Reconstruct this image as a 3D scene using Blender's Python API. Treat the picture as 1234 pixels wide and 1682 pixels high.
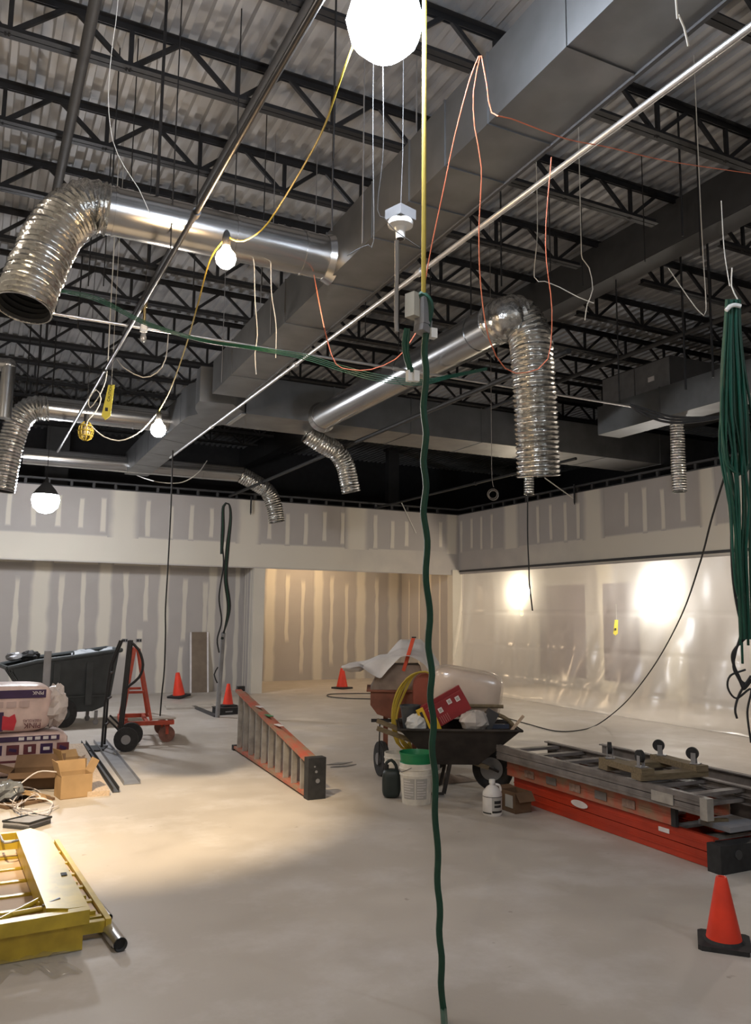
import bpy, math, random
from mathutils import Vector, Matrix
rnd = random.Random(11)
for o in list(bpy.data.objects): bpy.data.objects.remove(o)
scene = bpy.context.scene
COL = scene.collection

# ------------------------------------------------------------------ camera (solved from the room's vanishing points)
FPX, CX, CY, EYE = 1337.0, 617.0, 830.0, 1.65
_Y = Vector((-672.0, 170.0, FPX)).normalized()
_X = Vector((2713.0, 206.0, FPX)); _X = (_X - _Y*_X.dot(_Y)).normalized()
_Z = _X.cross(_Y)
cam_d = bpy.data.cameras.new('camera'); cam = bpy.data.objects.new('camera', cam_d); COL.objects.link(cam)
right = Vector((_X[0], _Y[0], _Z[0])); down = Vector((_X[1], _Y[1], _Z[1])); fwd = Vector((_X[2], _Y[2], _Z[2]))
m = Matrix((right, -down, -fwd)).transposed().to_4x4(); m.translation = (0, 0, EYE)
cam.matrix_world = m
cam_d.sensor_fit = 'VERTICAL'; cam_d.sensor_height = 24.0; cam_d.lens = 24.0*FPX/1682.0
cam_d.shift_y = -(841.0-CY)/1682.0; cam_d.clip_end = 200
scene.camera = cam

# ------------------------------------------------------------------ world and exposure
w = bpy.data.worlds.new('world'); scene.world = w; w.use_nodes = True
w.node_tree.nodes['Background'].inputs[0].default_value = (0.05, 0.055, 0.065, 1)
w.node_tree.nodes['Background'].inputs[1].default_value = 0.3
scene.view_settings.view_transform = 'Standard'; scene.view_settings.look = 'None'
scene.view_settings.exposure = 0.0; scene.view_settings.gamma = 1.0
scene.view_settings.use_curve_mapping = False
COOL = (0.80, 0.88, 1.0); WARM = (1.0, 0.66, 0.34); NEUT = (1.0, 0.87, 0.73)
PW = dict(L1=190, L2=60, L3=80, L4=260, N=80, P1=115, P2=150, B=155, flood=3400)   # lamp strengths

# ------------------------------------------------------------------ pixel + distance -> point in the room
def ray(px, py): return right*(px-CX) + down*(py-CY) + fwd*FPX
O = Vector((0, 0, EYE))
def atz(px, py, z): r = ray(px, py); return O + r*((z-EYE)/r.z)
def aty(px, py, y): r = ray(px, py); return O + r*(y/r.y)
def atx(px, py, x): r = ray(px, py); return O + r*(x/r.x)
def atd(px, py, d): return O + ray(px, py)*(d/FPX)
def path(d, *pts): return [atd(p[0], p[1], p[2] if len(p) > 2 else d) for p in pts]

# ------------------------------------------------------------------ materials
MATS = {}
def mat(name, col, rough=0.6, metal=0.0, var=0.18, scale=6.0, bump=0.0, bscale=60.0, col2=None, spec=0.4, detail=4.0, stretch=None):
    if name in MATS: return MATS[name]
    M = bpy.data.materials.new(name); M.use_nodes = True; MATS[name] = M
    nt = M.node_tree; b = nt.nodes['Principled BSDF']
    b.inputs['Roughness'].default_value = rough; b.inputs['Metallic'].default_value = metal
    b.inputs['Specular IOR Level'].default_value = spec
    tc = nt.nodes.new('ShaderNodeTexCoord'); src = tc.outputs['Object']
    if stretch:
        mp = nt.nodes.new('ShaderNodeMapping'); mp.inputs['Scale'].default_value = stretch
        nt.links.new(src, mp.inputs['Vector']); src = mp.outputs['Vector']
    nz = nt.nodes.new('ShaderNodeTexNoise'); nz.inputs['Scale'].default_value = scale; nz.inputs['Detail'].default_value = detail
    nt.links.new(src, nz.inputs['Vector'])
    cr = nt.nodes.new('ShaderNodeValToRGB'); cr.color_ramp.elements[0].position = 0.35; cr.color_ramp.elements[1].position = 0.65
    c2 = col2 or tuple(c*(1-var) for c in col)
    cr.color_ramp.elements[0].color = (*c2, 1); cr.color_ramp.elements[1].color = (*col, 1)
    nt.links.new(nz.outputs['Fac'], cr.inputs['Fac']); nt.links.new(cr.outputs['Color'], b.inputs['Base Color'])
    if bump:
        n2 = nt.nodes.new('ShaderNodeTexNoise'); n2.inputs['Scale'].default_value = bscale; n2.inputs['Detail'].default_value = 3
        nt.links.new(src, n2.inputs['Vector'])
        bp = nt.nodes.new('ShaderNodeBump'); bp.inputs['Strength'].default_value = bump; bp.inputs['Distance'].default_value = 0.02
        nt.links.new(n2.outputs['Fac'], bp.inputs['Height']); nt.links.new(bp.outputs['Normal'], b.inputs['Normal'])
    return M
def emit(name, col, s):
    if name in MATS: return MATS[name]
    M = bpy.data.materials.new(name); M.use_nodes = True; MATS[name] = M
    nt = M.node_tree; nt.nodes.clear()
    e = nt.nodes.new('ShaderNodeEmission'); e.inputs[0].default_value = (*col, 1); e.inputs[1].default_value = s
    o = nt.nodes.new('ShaderNodeOutputMaterial'); nt.links.new(e.outputs[0], o.inputs[0]); return M

BOARD = (0.41, 0.382, 0.36); MUD = (0.60, 0.56, 0.485)
def make_mud():
    M = bpy.data.materials.new('joint_compound'); M.use_nodes = True
    nt = M.node_tree; N = nt.nodes; L = nt.links; b = N['Principled BSDF']; b.inputs['Roughness'].default_value = 0.85; b.inputs['Specular IOR Level'].default_value = 0.2
    uv = N.new('ShaderNodeUVMap'); uv.uv_map = 'UVMap'
    sp = N.new('ShaderNodeSeparateXYZ'); L.new(uv.outputs[0], sp.inputs[0])
    def math_(op, a, bv=None):
        n = N.new('ShaderNodeMath'); n.operation = op
        for i, v in enumerate((a, bv)):
            if v is None: continue
            if isinstance(v, (int, float)): n.inputs[i].default_value = v
            else: L.new(v, n.inputs[i])
        return n.outputs[0]
    tc = N.new('ShaderNodeTexCoord'); nz = N.new('ShaderNodeTexNoise'); nz.inputs['Scale'].default_value = 2.2; nz.inputs['Detail'].default_value = 4
    L.new(tc.outputs['Object'], nz.inputs['Vector'])
    ex = math_('SUBTRACT', 1.0, math_('ABSOLUTE', math_('SUBTRACT', math_('MULTIPLY', sp.outputs[0], 2.0), 1.0)))
    ey = math_('SUBTRACT', 1.0, math_('ABSOLUTE', math_('SUBTRACT', math_('MULTIPLY', sp.outputs[1], 2.0), 1.0)))
    e = math_('MINIMUM', ex, math_('MULTIPLY', ey, 3.0))
    e = math_('ADD', e, math_('MULTIPLY', math_('SUBTRACT', nz.outputs['Fac'], 0.5), 0.35))
    mr = N.new('ShaderNodeMapRange'); mr.interpolation_type = 'SMOOTHSTEP'; mr.inputs['From Min'].default_value = 0.0; mr.inputs['From Max'].default_value = 0.5
    L.new(e, mr.inputs['Value'])
    mx = N.new('ShaderNodeMix'); mx.data_type = 'RGBA'; mx.inputs[6].default_value = (*BOARD, 1); mx.inputs[7].default_value = (*MUD, 1)
    L.new(mr.outputs[0], mx.inputs[0]); L.new(mx.outputs[2], b.inputs['Base Color']); return M
def make_floor():
    M = bpy.data.materials.new('concrete_floor'); M.use_nodes = True
    nt = M.node_tree; N = nt.nodes; L = nt.links; b = N['Principled BSDF']
    tc = N.new('ShaderNodeTexCoord')
    def noise(s, d, r=0.5):
        n = N.new('ShaderNodeTexNoise'); n.inputs['Scale'].default_value = s; n.inputs['Detail'].default_value = d; n.inputs['Roughness'].default_value = r
        L.new(tc.outputs['Object'], n.inputs['Vector']); return n.outputs['Fac']
    def ramp(f, p0, c0, p1, c1):
        r = N.new('ShaderNodeValToRGB'); r.color_ramp.elements[0].position = p0; r.color_ramp.elements[1].position = p1
        r.color_ramp.elements[0].color = c0; r.color_ramp.elements[1].color = c1; L.new(f, r.inputs['Fac']); return r.outputs['Color']
    base = ramp(noise(0.55, 6, 0.6), 0.35, (0.385, 0.345, 0.30, 1), 0.68, (0.475, 0.43, 0.38, 1))
    dust = ramp(noise(1.3, 8, 0.65), 0.50, (0, 0, 0, 1), 0.68, (1, 1, 1, 1))
    spot = ramp(noise(9, 2, 0.5), 0.22, (1, 1, 1, 1), 0.27, (0, 0, 0, 1))
    def mix(f, a, c, sc):
        m_ = N.new('ShaderNodeMath'); m_.operation = 'MULTIPLY'; m_.inputs[1].default_value = sc; L.new(f, m_.inputs[0])
        x = N.new('ShaderNodeMix'); x.data_type = 'RGBA'; L.new(m_.outputs[0], x.inputs[0]); L.new(a, x.inputs[6]); x.inputs[7].default_value = c; return x.outputs[2]
    c = mix(dust, base, (0.58, 0.55, 0.53, 1), 0.55); c = mix(spot, c, (0.2, 0.16, 0.12, 1), 0.5)
    L.new(c, b.inputs['Base Color'])
    rr = ramp(noise(2.2, 4), 0.3, (0.42,)*3+(1,), 0.7, (0.68,)*3+(1,)); L.new(rr, b.inputs['Roughness'])
    bp = N.new('ShaderNodeBump'); bp.inputs['Strength'].default_value = 0.08; bp.inputs['Distance'].default_value = 0.02
    L.new(noise(14, 5), bp.inputs['Height']); L.new(bp.outputs[0], b.inputs['Normal'])
    return M
def make_plastic(name, clear=0.4, tint=(0.92, 0.91, 0.86), gloss=0.12):
    M = bpy.data.materials.new(name); M.use_nodes = True; MATS[name] = M
    nt = M.node_tree; N = nt.nodes; L = nt.links; N.clear()
    tr = N.new('ShaderNodeBsdfTransparent'); tl = N.new('ShaderNodeBsdfTranslucent'); df = N.new('ShaderNodeBsdfDiffuse'); gl = N.new('ShaderNodeBsdfGlossy')
    for n in (tl, df): n.inputs[0].default_value = (*tint, 1)
    gl.inputs['Roughness'].default_value = 0.22
    def mx(f, a, c):
        n = N.new('ShaderNodeMixShader'); n.inputs[0].default_value = f; L.new(a, n.inputs[1]); L.new(c, n.inputs[2]); return n.outputs[0]
    s = mx(gloss, mx(clear, mx(0.25, tl.outputs[0], df.outputs[0]), tr.outputs[0]), gl.outputs[0])
    o = N.new('ShaderNodeOutputMaterial'); L.new(s, o.inputs[0]); return M
mat_mud = make_mud(); mat_floor = make_floor()
mat_board = mat('drywall_board', BOARD, 0.9, var=0.06, scale=1.5, spec=0.15)
mat_cream = mat('mudded_wall', MUD, 0.85, var=0.06, scale=2, spec=0.2)
mat_deck = mat('galvanised_deck', (0.43, 0.43, 0.435), 0.55, 0.2, var=0.28, scale=1.2, col2=(0.28, 0.28, 0.285))
mat_black = mat('black_steel', (0.022, 0.022, 0.024), 0.55, 0.2)
mat_dark = mat('dark_shell', (0.035, 0.035, 0.038), 0.8)  # black of the unlit space is put into this wall colour
mat_galv = mat('galvanised_duct', (0.25, 0.255, 0.26), 0.46, 1.0, var=0.22, scale=3.0, bump=0.05, bscale=3)
mat_galv2 = mat('spiral_duct', (0.50, 0.505, 0.51), 0.22, 1.0, var=0.10, scale=2.0)
mat_foil = mat('foil_flex', (0.70, 0.70, 0.68), 0.17, 1.0, var=0.3, scale=22, bump=0.28, bscale=30)
mat_inner = mat('dark_duct_inside', (0.05, 0.05, 0.05), 0.8)
mat_pipe = mat('silver_pipe', (0.62, 0.62, 0.62), 0.35, 0.9, var=0.15)
mat_white = mat('white_porcelain', (0.80, 0.80, 0.78), 0.4)
mat_wire = mat('pale_wire', (0.68, 0.66, 0.60), 0.6)
mat_orange_wire = mat('orange_wire', (0.75, 0.20, 0.10), 0.55)
mat_yellow_cord = mat('yellow_cord', (0.42, 0.31, 0.04), 0.6)
mat_yellow = mat('yellow_paint', (0.52, 0.37, 0.035), 0.35, 0.1, var=0.25, scale=9, spec=0.5)
mat_cone = mat('cone_orange', (0.78, 0.045, 0.015), 0.5, var=0.2)
mat_rubber = mat('black_rubber', (0.025, 0.025, 0.026), 0.75, var=0.4, scale=20)
mat_green = mat('green_hose', (0.008, 0.06, 0.035), 0.5, var=0.3)
mat_gcable = mat('green_cable', (0.006, 0.065, 0.042), 0.45, var=0.4, scale=3)
mat_gpail = mat('green_pail', (0.01, 0.20, 0.075), 0.4)
mat_pail = mat('white_pail', (0.70, 0.67, 0.60), 0.5, var=0.2, scale=14)
mat_label = mat('grey_print', (0.42, 0.41, 0.38), 0.6)
mat_ladder = mat('orange_fiberglass', (0.45, 0.040, 0.014), 0.5, var=0.25, scale=4)
mat_ladder_old = mat('worn_orange_fiberglass', (0.40, 0.085, 0.05), 0.65, var=0.45, scale=7, col2=(0.25, 0.17, 0.11))
mat_alu = mat('ladder_aluminium', (0.42, 0.40, 0.37), 0.5, 0.5, var=0.3, scale=10)
mat_ladder_grey = mat('grey_fiberglass', (0.20, 0.18, 0.17), 0.55, var=0.45, scale=7)
mat_wood = mat('old_wood', (0.19, 0.145, 0.085), 0.8, var=0.35, scale=5, stretch=(2, 14, 14))
mat_plank = mat('pale_plank', (0.55, 0.42, 0.30), 0.75, var=0.2, scale=5, stretch=(14, 2, 14))
mat_ply = mat('plywood', (0.60, 0.44, 0.30), 0.6, var=0.12, scale=3)
mat_card = mat('cardboard', (0.40, 0.26, 0.13), 0.85, var=0.2, scale=6)
mat_card_dark = mat('brown_cardboard', (0.15, 0.09, 0.05), 0.85, var=0.3, scale=5)
mat_truck = mat('grey_polyethylene', (0.045, 0.052, 0.054), 0.5, var=0.3, scale=5, spec=0.4)
mat_bale = mat('insulation_wrap', (0.68, 0.52, 0.48), 0.28, var=0.18, scale=6, bump=0.5, bscale=9)
mat_purple = mat('purple_print', (0.045, 0.022, 0.075), 0.35)
mat_maroon = mat('maroon_print', (0.13, 0.035, 0.045), 0.4)
mat_redprint = mat('red_print', (0.55, 0.03, 0.05), 0.4)
mat_whiteprint = mat('white_print', (0.72, 0.68, 0.68), 0.5)
mat_blackprint = mat('black_print', (0.02, 0.02, 0.02), 0.6)
mat_redpaint = mat('red_cart_paint', (0.42, 0.060, 0.028), 0.55, var=0.35, scale=9)
mat_wheel = mat('brown_caster', (0.20, 0.085, 0.06), 0.6, var=0.4, scale=14)
mat_mixer = mat('rusty_red_steel', (0.22, 0.075, 0.042), 0.6, var=0.4, scale=6)
mat_mortar = mat('mortar_caked_steel', (0.25, 0.19, 0.15), 0.85, var=0.35, scale=7, bump=0.3, bscale=20)
mat_canvas = mat('canvas_tarp', (0.55, 0.53, 0.52), 0.8, var=0.18, scale=5, bump=0.2, bscale=14)
mat_barrow = mat('dark_barrow_steel', (0.040, 0.032, 0.027), 0.7, var=0.5, scale=7)
mat_grey = mat('grey_steel', (0.30, 0.30, 0.31), 0.45, 0.5, var=0.2)
mat_redbox = mat('red_carton', (0.26, 0.018, 0.022), 0.55, var=0.25)
mat_ybag = mat('yellow_bag', (0.72, 0.45, 0.03), 0.4)
mat_brown_board = mat('brown_board', (0.20, 0.155, 0.115), 0.8)
mat_stone = mat('grey_slab', (0.30, 0.30, 0.32), 0.7)
mat_beam = mat('charcoal_beam', (0.05, 0.05, 0.052), 0.6)
mat_tag = mat('yellow_tag', (0.80, 0.70, 0.10), 0.5, var=0.05)
plastic_sheet = make_plastic('poly_sheeting', 0.66, (0.86, 0.86, 0.84), 0.06)
plastic_wrap = make_plastic('clear_wrap', 0.72, (0.90, 0.82, 0.74), 0.12)
plastic_film = make_plastic('clear_film', 0.86, (0.8, 0.8, 0.8), 0.22)

# ------------------------------------------------------------------ mesh builder and object helpers
def frame_of(d):
    d = d.normalized(); a = Vector((0, 0, 1)) if abs(d.z) < 0.9 else Vector((1, 0, 0))
    u = d.cross(a).normalized(); return u, d.cross(u).normalized()
def spline(pts, step=0.04):
    pts = [Vector(p) for p in pts]
    if len(pts) < 3: return pts
    P = [pts[0]*2-pts[1]] + pts + [pts[-1]*2-pts[-2]]; out = []
    for i in range(1, len(P)-2):
        n = max(2, int((P[i+1]-P[i]).length/step))
        for k in range(n):
            t = k/n; a, b, c, d = P[i-1], P[i], P[i+1], P[i+2]
            out.append(0.5*((2*b) + (c-a)*t + (2*a-5*b+4*c-d)*t*t + (3*b-a-3*c+d)*t**3))
    out.append(pts[-1]); return out
class MB:
    def __init__(s): s.v = []; s.f = []; s.uv = None
    def add(s, vs, fs): o = len(s.v); s.v += [Vector(v) for v in vs]; s.f += [tuple(i+o for i in f) for f in fs]; return s
    def box(s, c, d, rot=None):
        c = Vector(c); h = [x/2 for x in d]; rot = rot or Matrix.Identity(3)
        vs = [c + rot @ Vector((x*h[0], y*h[1], z*h[2])) for z in (-1, 1) for y in (-1, 1) for x in (-1, 1)]
        return s.add(vs, [(0,2,3,1), (4,5,7,6), (0,1,5,4), (2,6,7,3), (0,4,6,2), (1,3,7,5)])
    def box2(s, a, b): return s.box([(a[i]+b[i])/2 for i in range(3)], [abs(b[i]-a[i]) for i in range(3)])
    def bar(s, p, q, wd, ht, up=(0, 0, 1)):
        p = Vector(p); q = Vector(q); d = (q-p); L = d.length; d.normalize(); up = Vector(up)
        if abs(d.dot(up)) > 0.98: up = Vector((1, 0, 0))
        u = d.cross(up).normalized(); n = u.cross(d).normalized()
        return s.box((p+q)/2, (wd, L, ht), Matrix((u, d, n)).transposed())
    def cyl(s, p, q, r, r2=None, n=12, cap=True):
        p = Vector(p); q = Vector(q); r2 = r if r2 is None else r2; u, v = frame_of(q-p)
        vs = []
        for c, rr in ((p, r), (q, r2)): vs += [c + (u*math.cos(2*math.pi*i/n) + v*math.sin(2*math.pi*i/n))*rr for i in range(n)]
        fs = [(i, (i+1) % n, n+(i+1) % n, n+i) for i in range(n)]
        if cap: fs += [tuple(range(n-1, -1, -1)), tuple(range(n, 2*n))]
        return s.add(vs, fs)
    def sweep(s, pts, rad, n=8, cap=True, closed=False):
        pts = [Vector(p) for p in pts]; m_ = len(pts); u = None; vs = []
        for i, p in enumerate(pts):
            if closed: t = pts[(i+1) % m_]-pts[i-1]
            else: t = pts[min(i+1, m_-1)]-pts[max(i-1, 0)]
            if t.length < 1e-9: t = Vector((0, 0, 1))
            t.normalize()
            if u is None: u, v = frame_of(t)
            else:
                u = (u - t*u.dot(t)).normalized(); v = t.cross(u)
            r = rad(i/(m_-1)) if callable(rad) else (rad[i] if isinstance(rad, list) else rad)
            vs += [p + (u*math.cos(2*math.pi*k/n) + v*math.sin(2*math.pi*k/n))*r for k in range(n)]
        fs = []
        for i in range(m_ if closed else m_-1):
            a = i*n; b = ((i+1) % m_)*n
            fs += [(a+k, a+(k+1) % n, b+(k+1) % n, b+k) for k in range(n)]
        if cap and not closed: fs += [tuple(range(n-1, -1, -1)), tuple(range((m_-1)*n, m_*n))]
        return s.add(vs, fs)
    def tube(s, pts, r, n=8, step=0.05, closed=False): return s.sweep(spline(pts, step), r, n, True, closed)
    def ring(s, c, ax, R, r, n=24, k=8):
        u, v = frame_of(Vector(ax)); c = Vector(c)
        return s.sweep([c + (u*math.cos(2*math.pi*i/n)+v*math.sin(2*math.pi*i/n))*R for i in range(n)], r, k, False, True)
    def lathe(s, prof, c, rot=None, n=24):
        c = Vector(c); rot = rot or Matrix.Identity(3); vs = []
        for (r, z) in prof: vs += [c + rot @ Vector((r*math.cos(2*math.pi*i/n), r*math.sin(2*math.pi*i/n), z)) for i in range(n)]
        fs = []
        for j in range(len(prof)-1): fs += [(j*n+i, j*n+(i+1) % n, (j+1)*n+(i+1) % n, (j+1)*n+i) for i in range(n)]
        if prof[0][0] > 1e-6: fs.append(tuple(range(n-1, -1, -1)))
        if prof[-1][0] > 1e-6: fs.append(tuple(range((len(prof)-1)*n, len(prof)*n)))
        return s.add(vs, fs)
    def prism(s, poly, vec):
        poly = [Vector(p) for p in poly]; vec = Vector(vec); n = len(poly)
        return s.add(poly + [p+vec for p in poly], [tuple(range(n-1, -1, -1)), tuple(range(n, 2*n))] + [(i, (i+1) % n, n+(i+1) % n, n+i) for i in range(n)])
    def grid(s, fn, nu, nv):
        vs = [fn(i/nu, j/nv) for j in range(nv+1) for i in range(nu+1)]
        fs = [(j*(nu+1)+i, j*(nu+1)+i+1, (j+1)*(nu+1)+i+1, (j+1)*(nu+1)+i) for j in range(nv) for i in range(nu)]
        return s.add(vs, fs)
    def blob(s, c, rx, ry, rz, n=16, mth=10, jit=0.0, rot=None, seed=0, power=1.0):
        rr = random.Random(seed); c = Vector(c); rot = rot or Matrix.Identity(3); vs = []
        sg = lambda x: math.copysign(abs(x)**power, x)
        for j in range(mth+1):
            th = math.pi*j/mth
            for i in range(n):
                ph = 2*math.pi*i/n; k = 1 + (rr.uniform(-jit, jit) if 0 < j < mth else 0)
                vs.append(c + rot @ Vector((rx*sg(math.sin(th))*sg(math.cos(ph))*k, ry*sg(math.sin(th))*sg(math.sin(ph))*k, -rz*sg(math.cos(th))*k)))
        fs = [(j*n+i, j*n+(i+1) % n, (j+1)*n+(i+1) % n, (j+1)*n+i) for j in range(mth) for i in range(n)]
        return s.add(vs, fs)
INV = {}
def link_mesh(name, mb, material, smooth=False, ang=0.6, inv=None):
    me = bpy.data.meshes.new(name)
    vs = [inv @ v for v in mb.v] if inv else mb.v
    me.from_pydata([tuple(v) for v in vs], [], mb.f); me.update()
    if smooth:
        me.polygons.foreach_set('use_smooth', [True]*len(me.polygons)); me.set_sharp_from_angle(angle=ang)
    if material: me.materials.append(material)
    o = bpy.data.objects.new(name, me); COL.objects.link(o); return o
def thing(name, label, cat, loc=(0, 0, 0), rotz=0.0, group=None, kind=None):
    o = bpy.data.objects.new(name, None); COL.objects.link(o); o.empty_display_size = 0.1
    o.location = loc; o.rotation_euler = (0, 0, rotz)
    INV[o.name] = (Matrix.Translation(Vector(loc)) @ Matrix.Rotation(rotz, 4, 'Z')).inverted()
    if label: o['label'] = label
    if cat: o['category'] = cat
    if group: o['group'] = group
    if kind: o['kind'] = kind
    return o
def part(name, mb, material, parent, smooth=False, local=False, label=None, ang=0.6):
    inv = None if local else INV.get(parent.name)
    o = link_mesh(name, mb, material, smooth, ang, inv); o.parent = parent
    INV[o.name] = INV.get(parent.name) if not local else None
    if label: o['label'] = label
    return o
def solo(name, mb, material, label, cat, group=None, smooth=False, ang=0.6):
    c = sum(mb.v, Vector())/len(mb.v); c.z = min(v.z for v in mb.v)
    o = link_mesh(name, mb, material, smooth, ang, Matrix.Translation(-c)); o.location = c
    o['label'] = label; o['category'] = cat
    if group: o['group'] = group
    return o
def struct(name, mb, material, smooth=False, parent=None):
    o = link_mesh(name, mb, material, smooth)
    if parent: o.parent = parent
    else: o['kind'] = 'structure'
    INV[o.name] = None; return o
def copy_tree(o, loc, rotz=None, label=None, group=None):
    c = o.copy(); COL.objects.link(c); c.location = loc
    if rotz is not None: c.rotation_euler = (0, 0, rotz)
    if label: c['label'] = label
    if group: c['group'] = group
    def rec(a, b):
        for ch in list(a.children):
            d = ch.copy(); COL.objects.link(d); d.parent = b; rec(ch, d)
    rec(o, c); return c
def text(name, s, size, material, parent, origin, xdir, ydir, ext=0.001):
    cu = bpy.data.curves.new(name, 'FONT'); cu.body = s; cu.size = size; cu.extrude = ext; cu.align_x = 'LEFT'
    t = bpy.data.objects.new(name, cu); COL.objects.link(t)
    dg = bpy.context.evaluated_depsgraph_get(); me = bpy.data.meshes.new_from_object(t.evaluated_get(dg))
    bpy.data.objects.remove(t); me.name = name
    x = Vector(xdir).normalized(); y = Vector(ydir).normalized(); z = x.cross(y)
    M4 = Matrix((x, y, z)).transposed().to_4x4(); M4.translation = origin
    inv = INV.get(parent.name)
    me.transform((inv @ M4) if inv else M4); me.materials.clear(); me.materials.append(material)
    o = bpy.data.objects.new(name, me); COL.objects.link(o); o.parent = parent; return o

# ================================================================== THE SETTING
YB, XR, ZB, ZT, ZDECK = 16.3, 10.3, 2.67, 3.97, 6.22
YREC, YN = 17.05, 19.0
struct('floor', MB().box2((-5, -5, -0.12), (17, 22, 0)), mat_floor)
# corrugated roof deck, ribs running away from the camera
d = MB(); prof = []; x = -5.0
while x < 17.0:
    prof += [(x, 0.0), (x+0.050, 0.0), (x+0.064, 0.042), (x+0.138, 0.042)]; x += 0.152
prof.append((x, 0.0))
n = len(prof)
d.add([(px_, yy, ZDECK+pz) for yy in (-5, 22) for px_, pz in prof], [(i, i+1, n+i+1, n+i) for i in range(n-1)])
d.add([(-5, -5, ZDECK+0.1), (17.1, -5, ZDECK+0.1), (17.1, 22, ZDECK+0.1), (-5, 22, ZDECK+0.1)], [(0, 1, 2, 3)])
struct('ceiling', d, mat_deck)
struct('wall_left', MB().box2((-5.15, -5, 0), (-5, 22, 6.3)), mat_cream)
struct('wall_front', MB().box2((-5, -5.15, 0), (17, -5, 6.3)), mat_cream)
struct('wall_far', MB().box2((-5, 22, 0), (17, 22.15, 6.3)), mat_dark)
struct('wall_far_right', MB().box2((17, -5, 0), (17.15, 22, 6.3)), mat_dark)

def mud(parent, axis, plane, u0, u1, v0, v1, jit=0.012, name='joint_compound', ends=True):
    n = max(2, int((v1-v0)/0.25)); mb = MB(); vs = []; uvs = []
    for i in range(n+1):
        v = v0+(v1-v0)*i/n; a = u0+rnd.uniform(-jit, jit); b = u1+rnd.uniform(-jit, jit)
        for t in (0.0, 0.003):
            for u in (a, b):
                vs.append((u, plane-t, v) if axis == 'Y' else (plane-t, u, v)); uvs.append(((u-a)/(b-a), i/n if ends else .5))
    fs = []
    for i in range(n):
        o = 4*i; p = o+4
        fs += [(o+2, o+3, p+3, p+2), (o, o+2, p+2, p), (o+3, o+1, p+1, p+3)]
    fs += [(0, 1, 3, 2), (4*n, 4*n+2, 4*n+3, 4*n+1)]
    mb.add(vs, fs); ob = link_mesh(name, mb, mat_mud); ob.parent = parent
    lay = ob.data.uv_layers.new(name='UVMap')
    for lp in ob.data.loops: lay.data[lp.index].uv = uvs[lp.vertex_index]
def ux(px, py, y): return aty(px, py, y).x
def uy(px, py, x): return atx(px, py, x).y

# upper bulkhead along the back, and its compound joints
wbu = struct('wall_back_upper', MB().box2((-5, YB, ZB), (XR, YB+0.12, ZT)), mat_board)
mud(wbu, 'Y', YB, -5, XR, ZB-0.12, ZB+0.42, 0.0)
for a, b in ((178, 229), (388, 430), (567, 607), (732, 752)): mud(wbu, 'Y', YB-0.001, ux(a, 850, YB), ux(b, 850, YB), ZB+.375, ZT, 0.006, ends=False)
for p in (14, 55, 96, 134, 170, 243, 282, 315, 348, 443, 473, 503, 534, 563, 617, 645, 668, 724):
    u = ux(p, 850, YB); mud(wbu, 'Y', YB-0.001, u-0.055, u+0.055, ZB+0.42+rnd.uniform(-.05, .1), ZT-0.1-rnd.uniform(0, .12))
# recess on the left
wre = struct('wall_back_recess', MB().box2((-5, YREC, 0), (5.42, YREC+0.12, ZB)), mat_board)
struct('ceiling_soffit', MB().box2((-5, YB+0.12, ZB), (5.42, YREC+0.12, ZB+0.1)), mat_cream)
mud(wre, 'Y', YREC, -5, 5.4, ZB-0.12, ZB+0.04, 0.0)
for a, b in ((47, 83), (158, 184), (258, 279)): mud(wre, 'Y', YREC-0.001, ux(a, 1000, YREC), ux(b, 1000, YREC), 0, ZB-.02, 0.02, ends=False)
for a, b in ((340, 356), (384, 393)): mud(wre, 'Y', YREC-0.001, ux(a, 1000, YREC), ux(b, 1000, YREC), 0, ZB-.02, 0.02, ends=False)
for p, v0, v1 in ((26, .2, 2.3), (99, .3, 2.4), (135, .5, 2.45), (205, .7, 2.45), (239, 1.4, 2.4), (232, .2, 1.3), (303, 1.0, 2.35), (336, .9, 2.3), (300, .1, .95), (370, .1, 2.3)):
    u = ux(p, 1000, YREC); mud(wre, 'Y', YREC-0.002, u-0.06, u+0.06, v0, v1, 0.02)
wrt = struct('wall_recess_return', MB().box2((5.30, YB+0.12, 0), (5.42, YREC, ZB)), mat_board)
for y0, y1 in ((16.42, 16.56), (16.68, 16.74), (16.82, 16.9)): mud(wrt, 'X', 5.30, y0, y1, 0, ZB, 0.01)
struct('trim_1', MB().box2((5.30, YB, 0), (5.54, YB+0.12, ZB)), mat_cream)
struct('trim_2', MB().box2((10.10, YB-0.06, 0), (10.36, YB+0.14, ZB)), mat_cream)
# niche
wnb = struct('wall_niche_back', MB().box2((5.42, YN, 0), (10.36, YN+0.12, 3.3)), mat_board)
for a, b in ((434, 454), (514, 532), (583, 602), (636, 656)): mud(wnb, 'Y', YN, ux(a, 1000, YN), ux(b, 1000, YN), 0, 3.2, 0.02, ends=False)
for p, v0, v1 in ((472, .9, 2.6), (497, .1, 2.5), (545, .3, 2.6), (569, .3, 2.45), (619, .2, 2.6)):
    u = ux(p, 1000, YN); mud(wnb, 'Y', YN-0.001, u-0.06, u+0.06, v0, v1, 0.02)
wns = struct('wall_niche_side', MB().box2((10.24, YB+0.14, 0), (10.36, YN, 3.3)), mat_board)
for y0, y1, v0, v1 in ((18.55, 18.62, .2, 2.6), (18.0, 18.1, .2, 2.7), (17.45, 17.6, 0, 3), (17.0, 17.1, .2, 2.6), (16.5, 16.72, 0, 3)): mud(wns, 'X', 10.24, y0, y1, v0, v1, 0.01)
struct('wall_niche_left', MB().box2((5.42, YB+0.12, 0), (5.54, YN, 3.3)), mat_cream)
struct('ceiling_niche', MB().box2((5.42, YB+0.12, 3.3), (10.36, YN+0.12, 3.36)), mat_cream)
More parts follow.
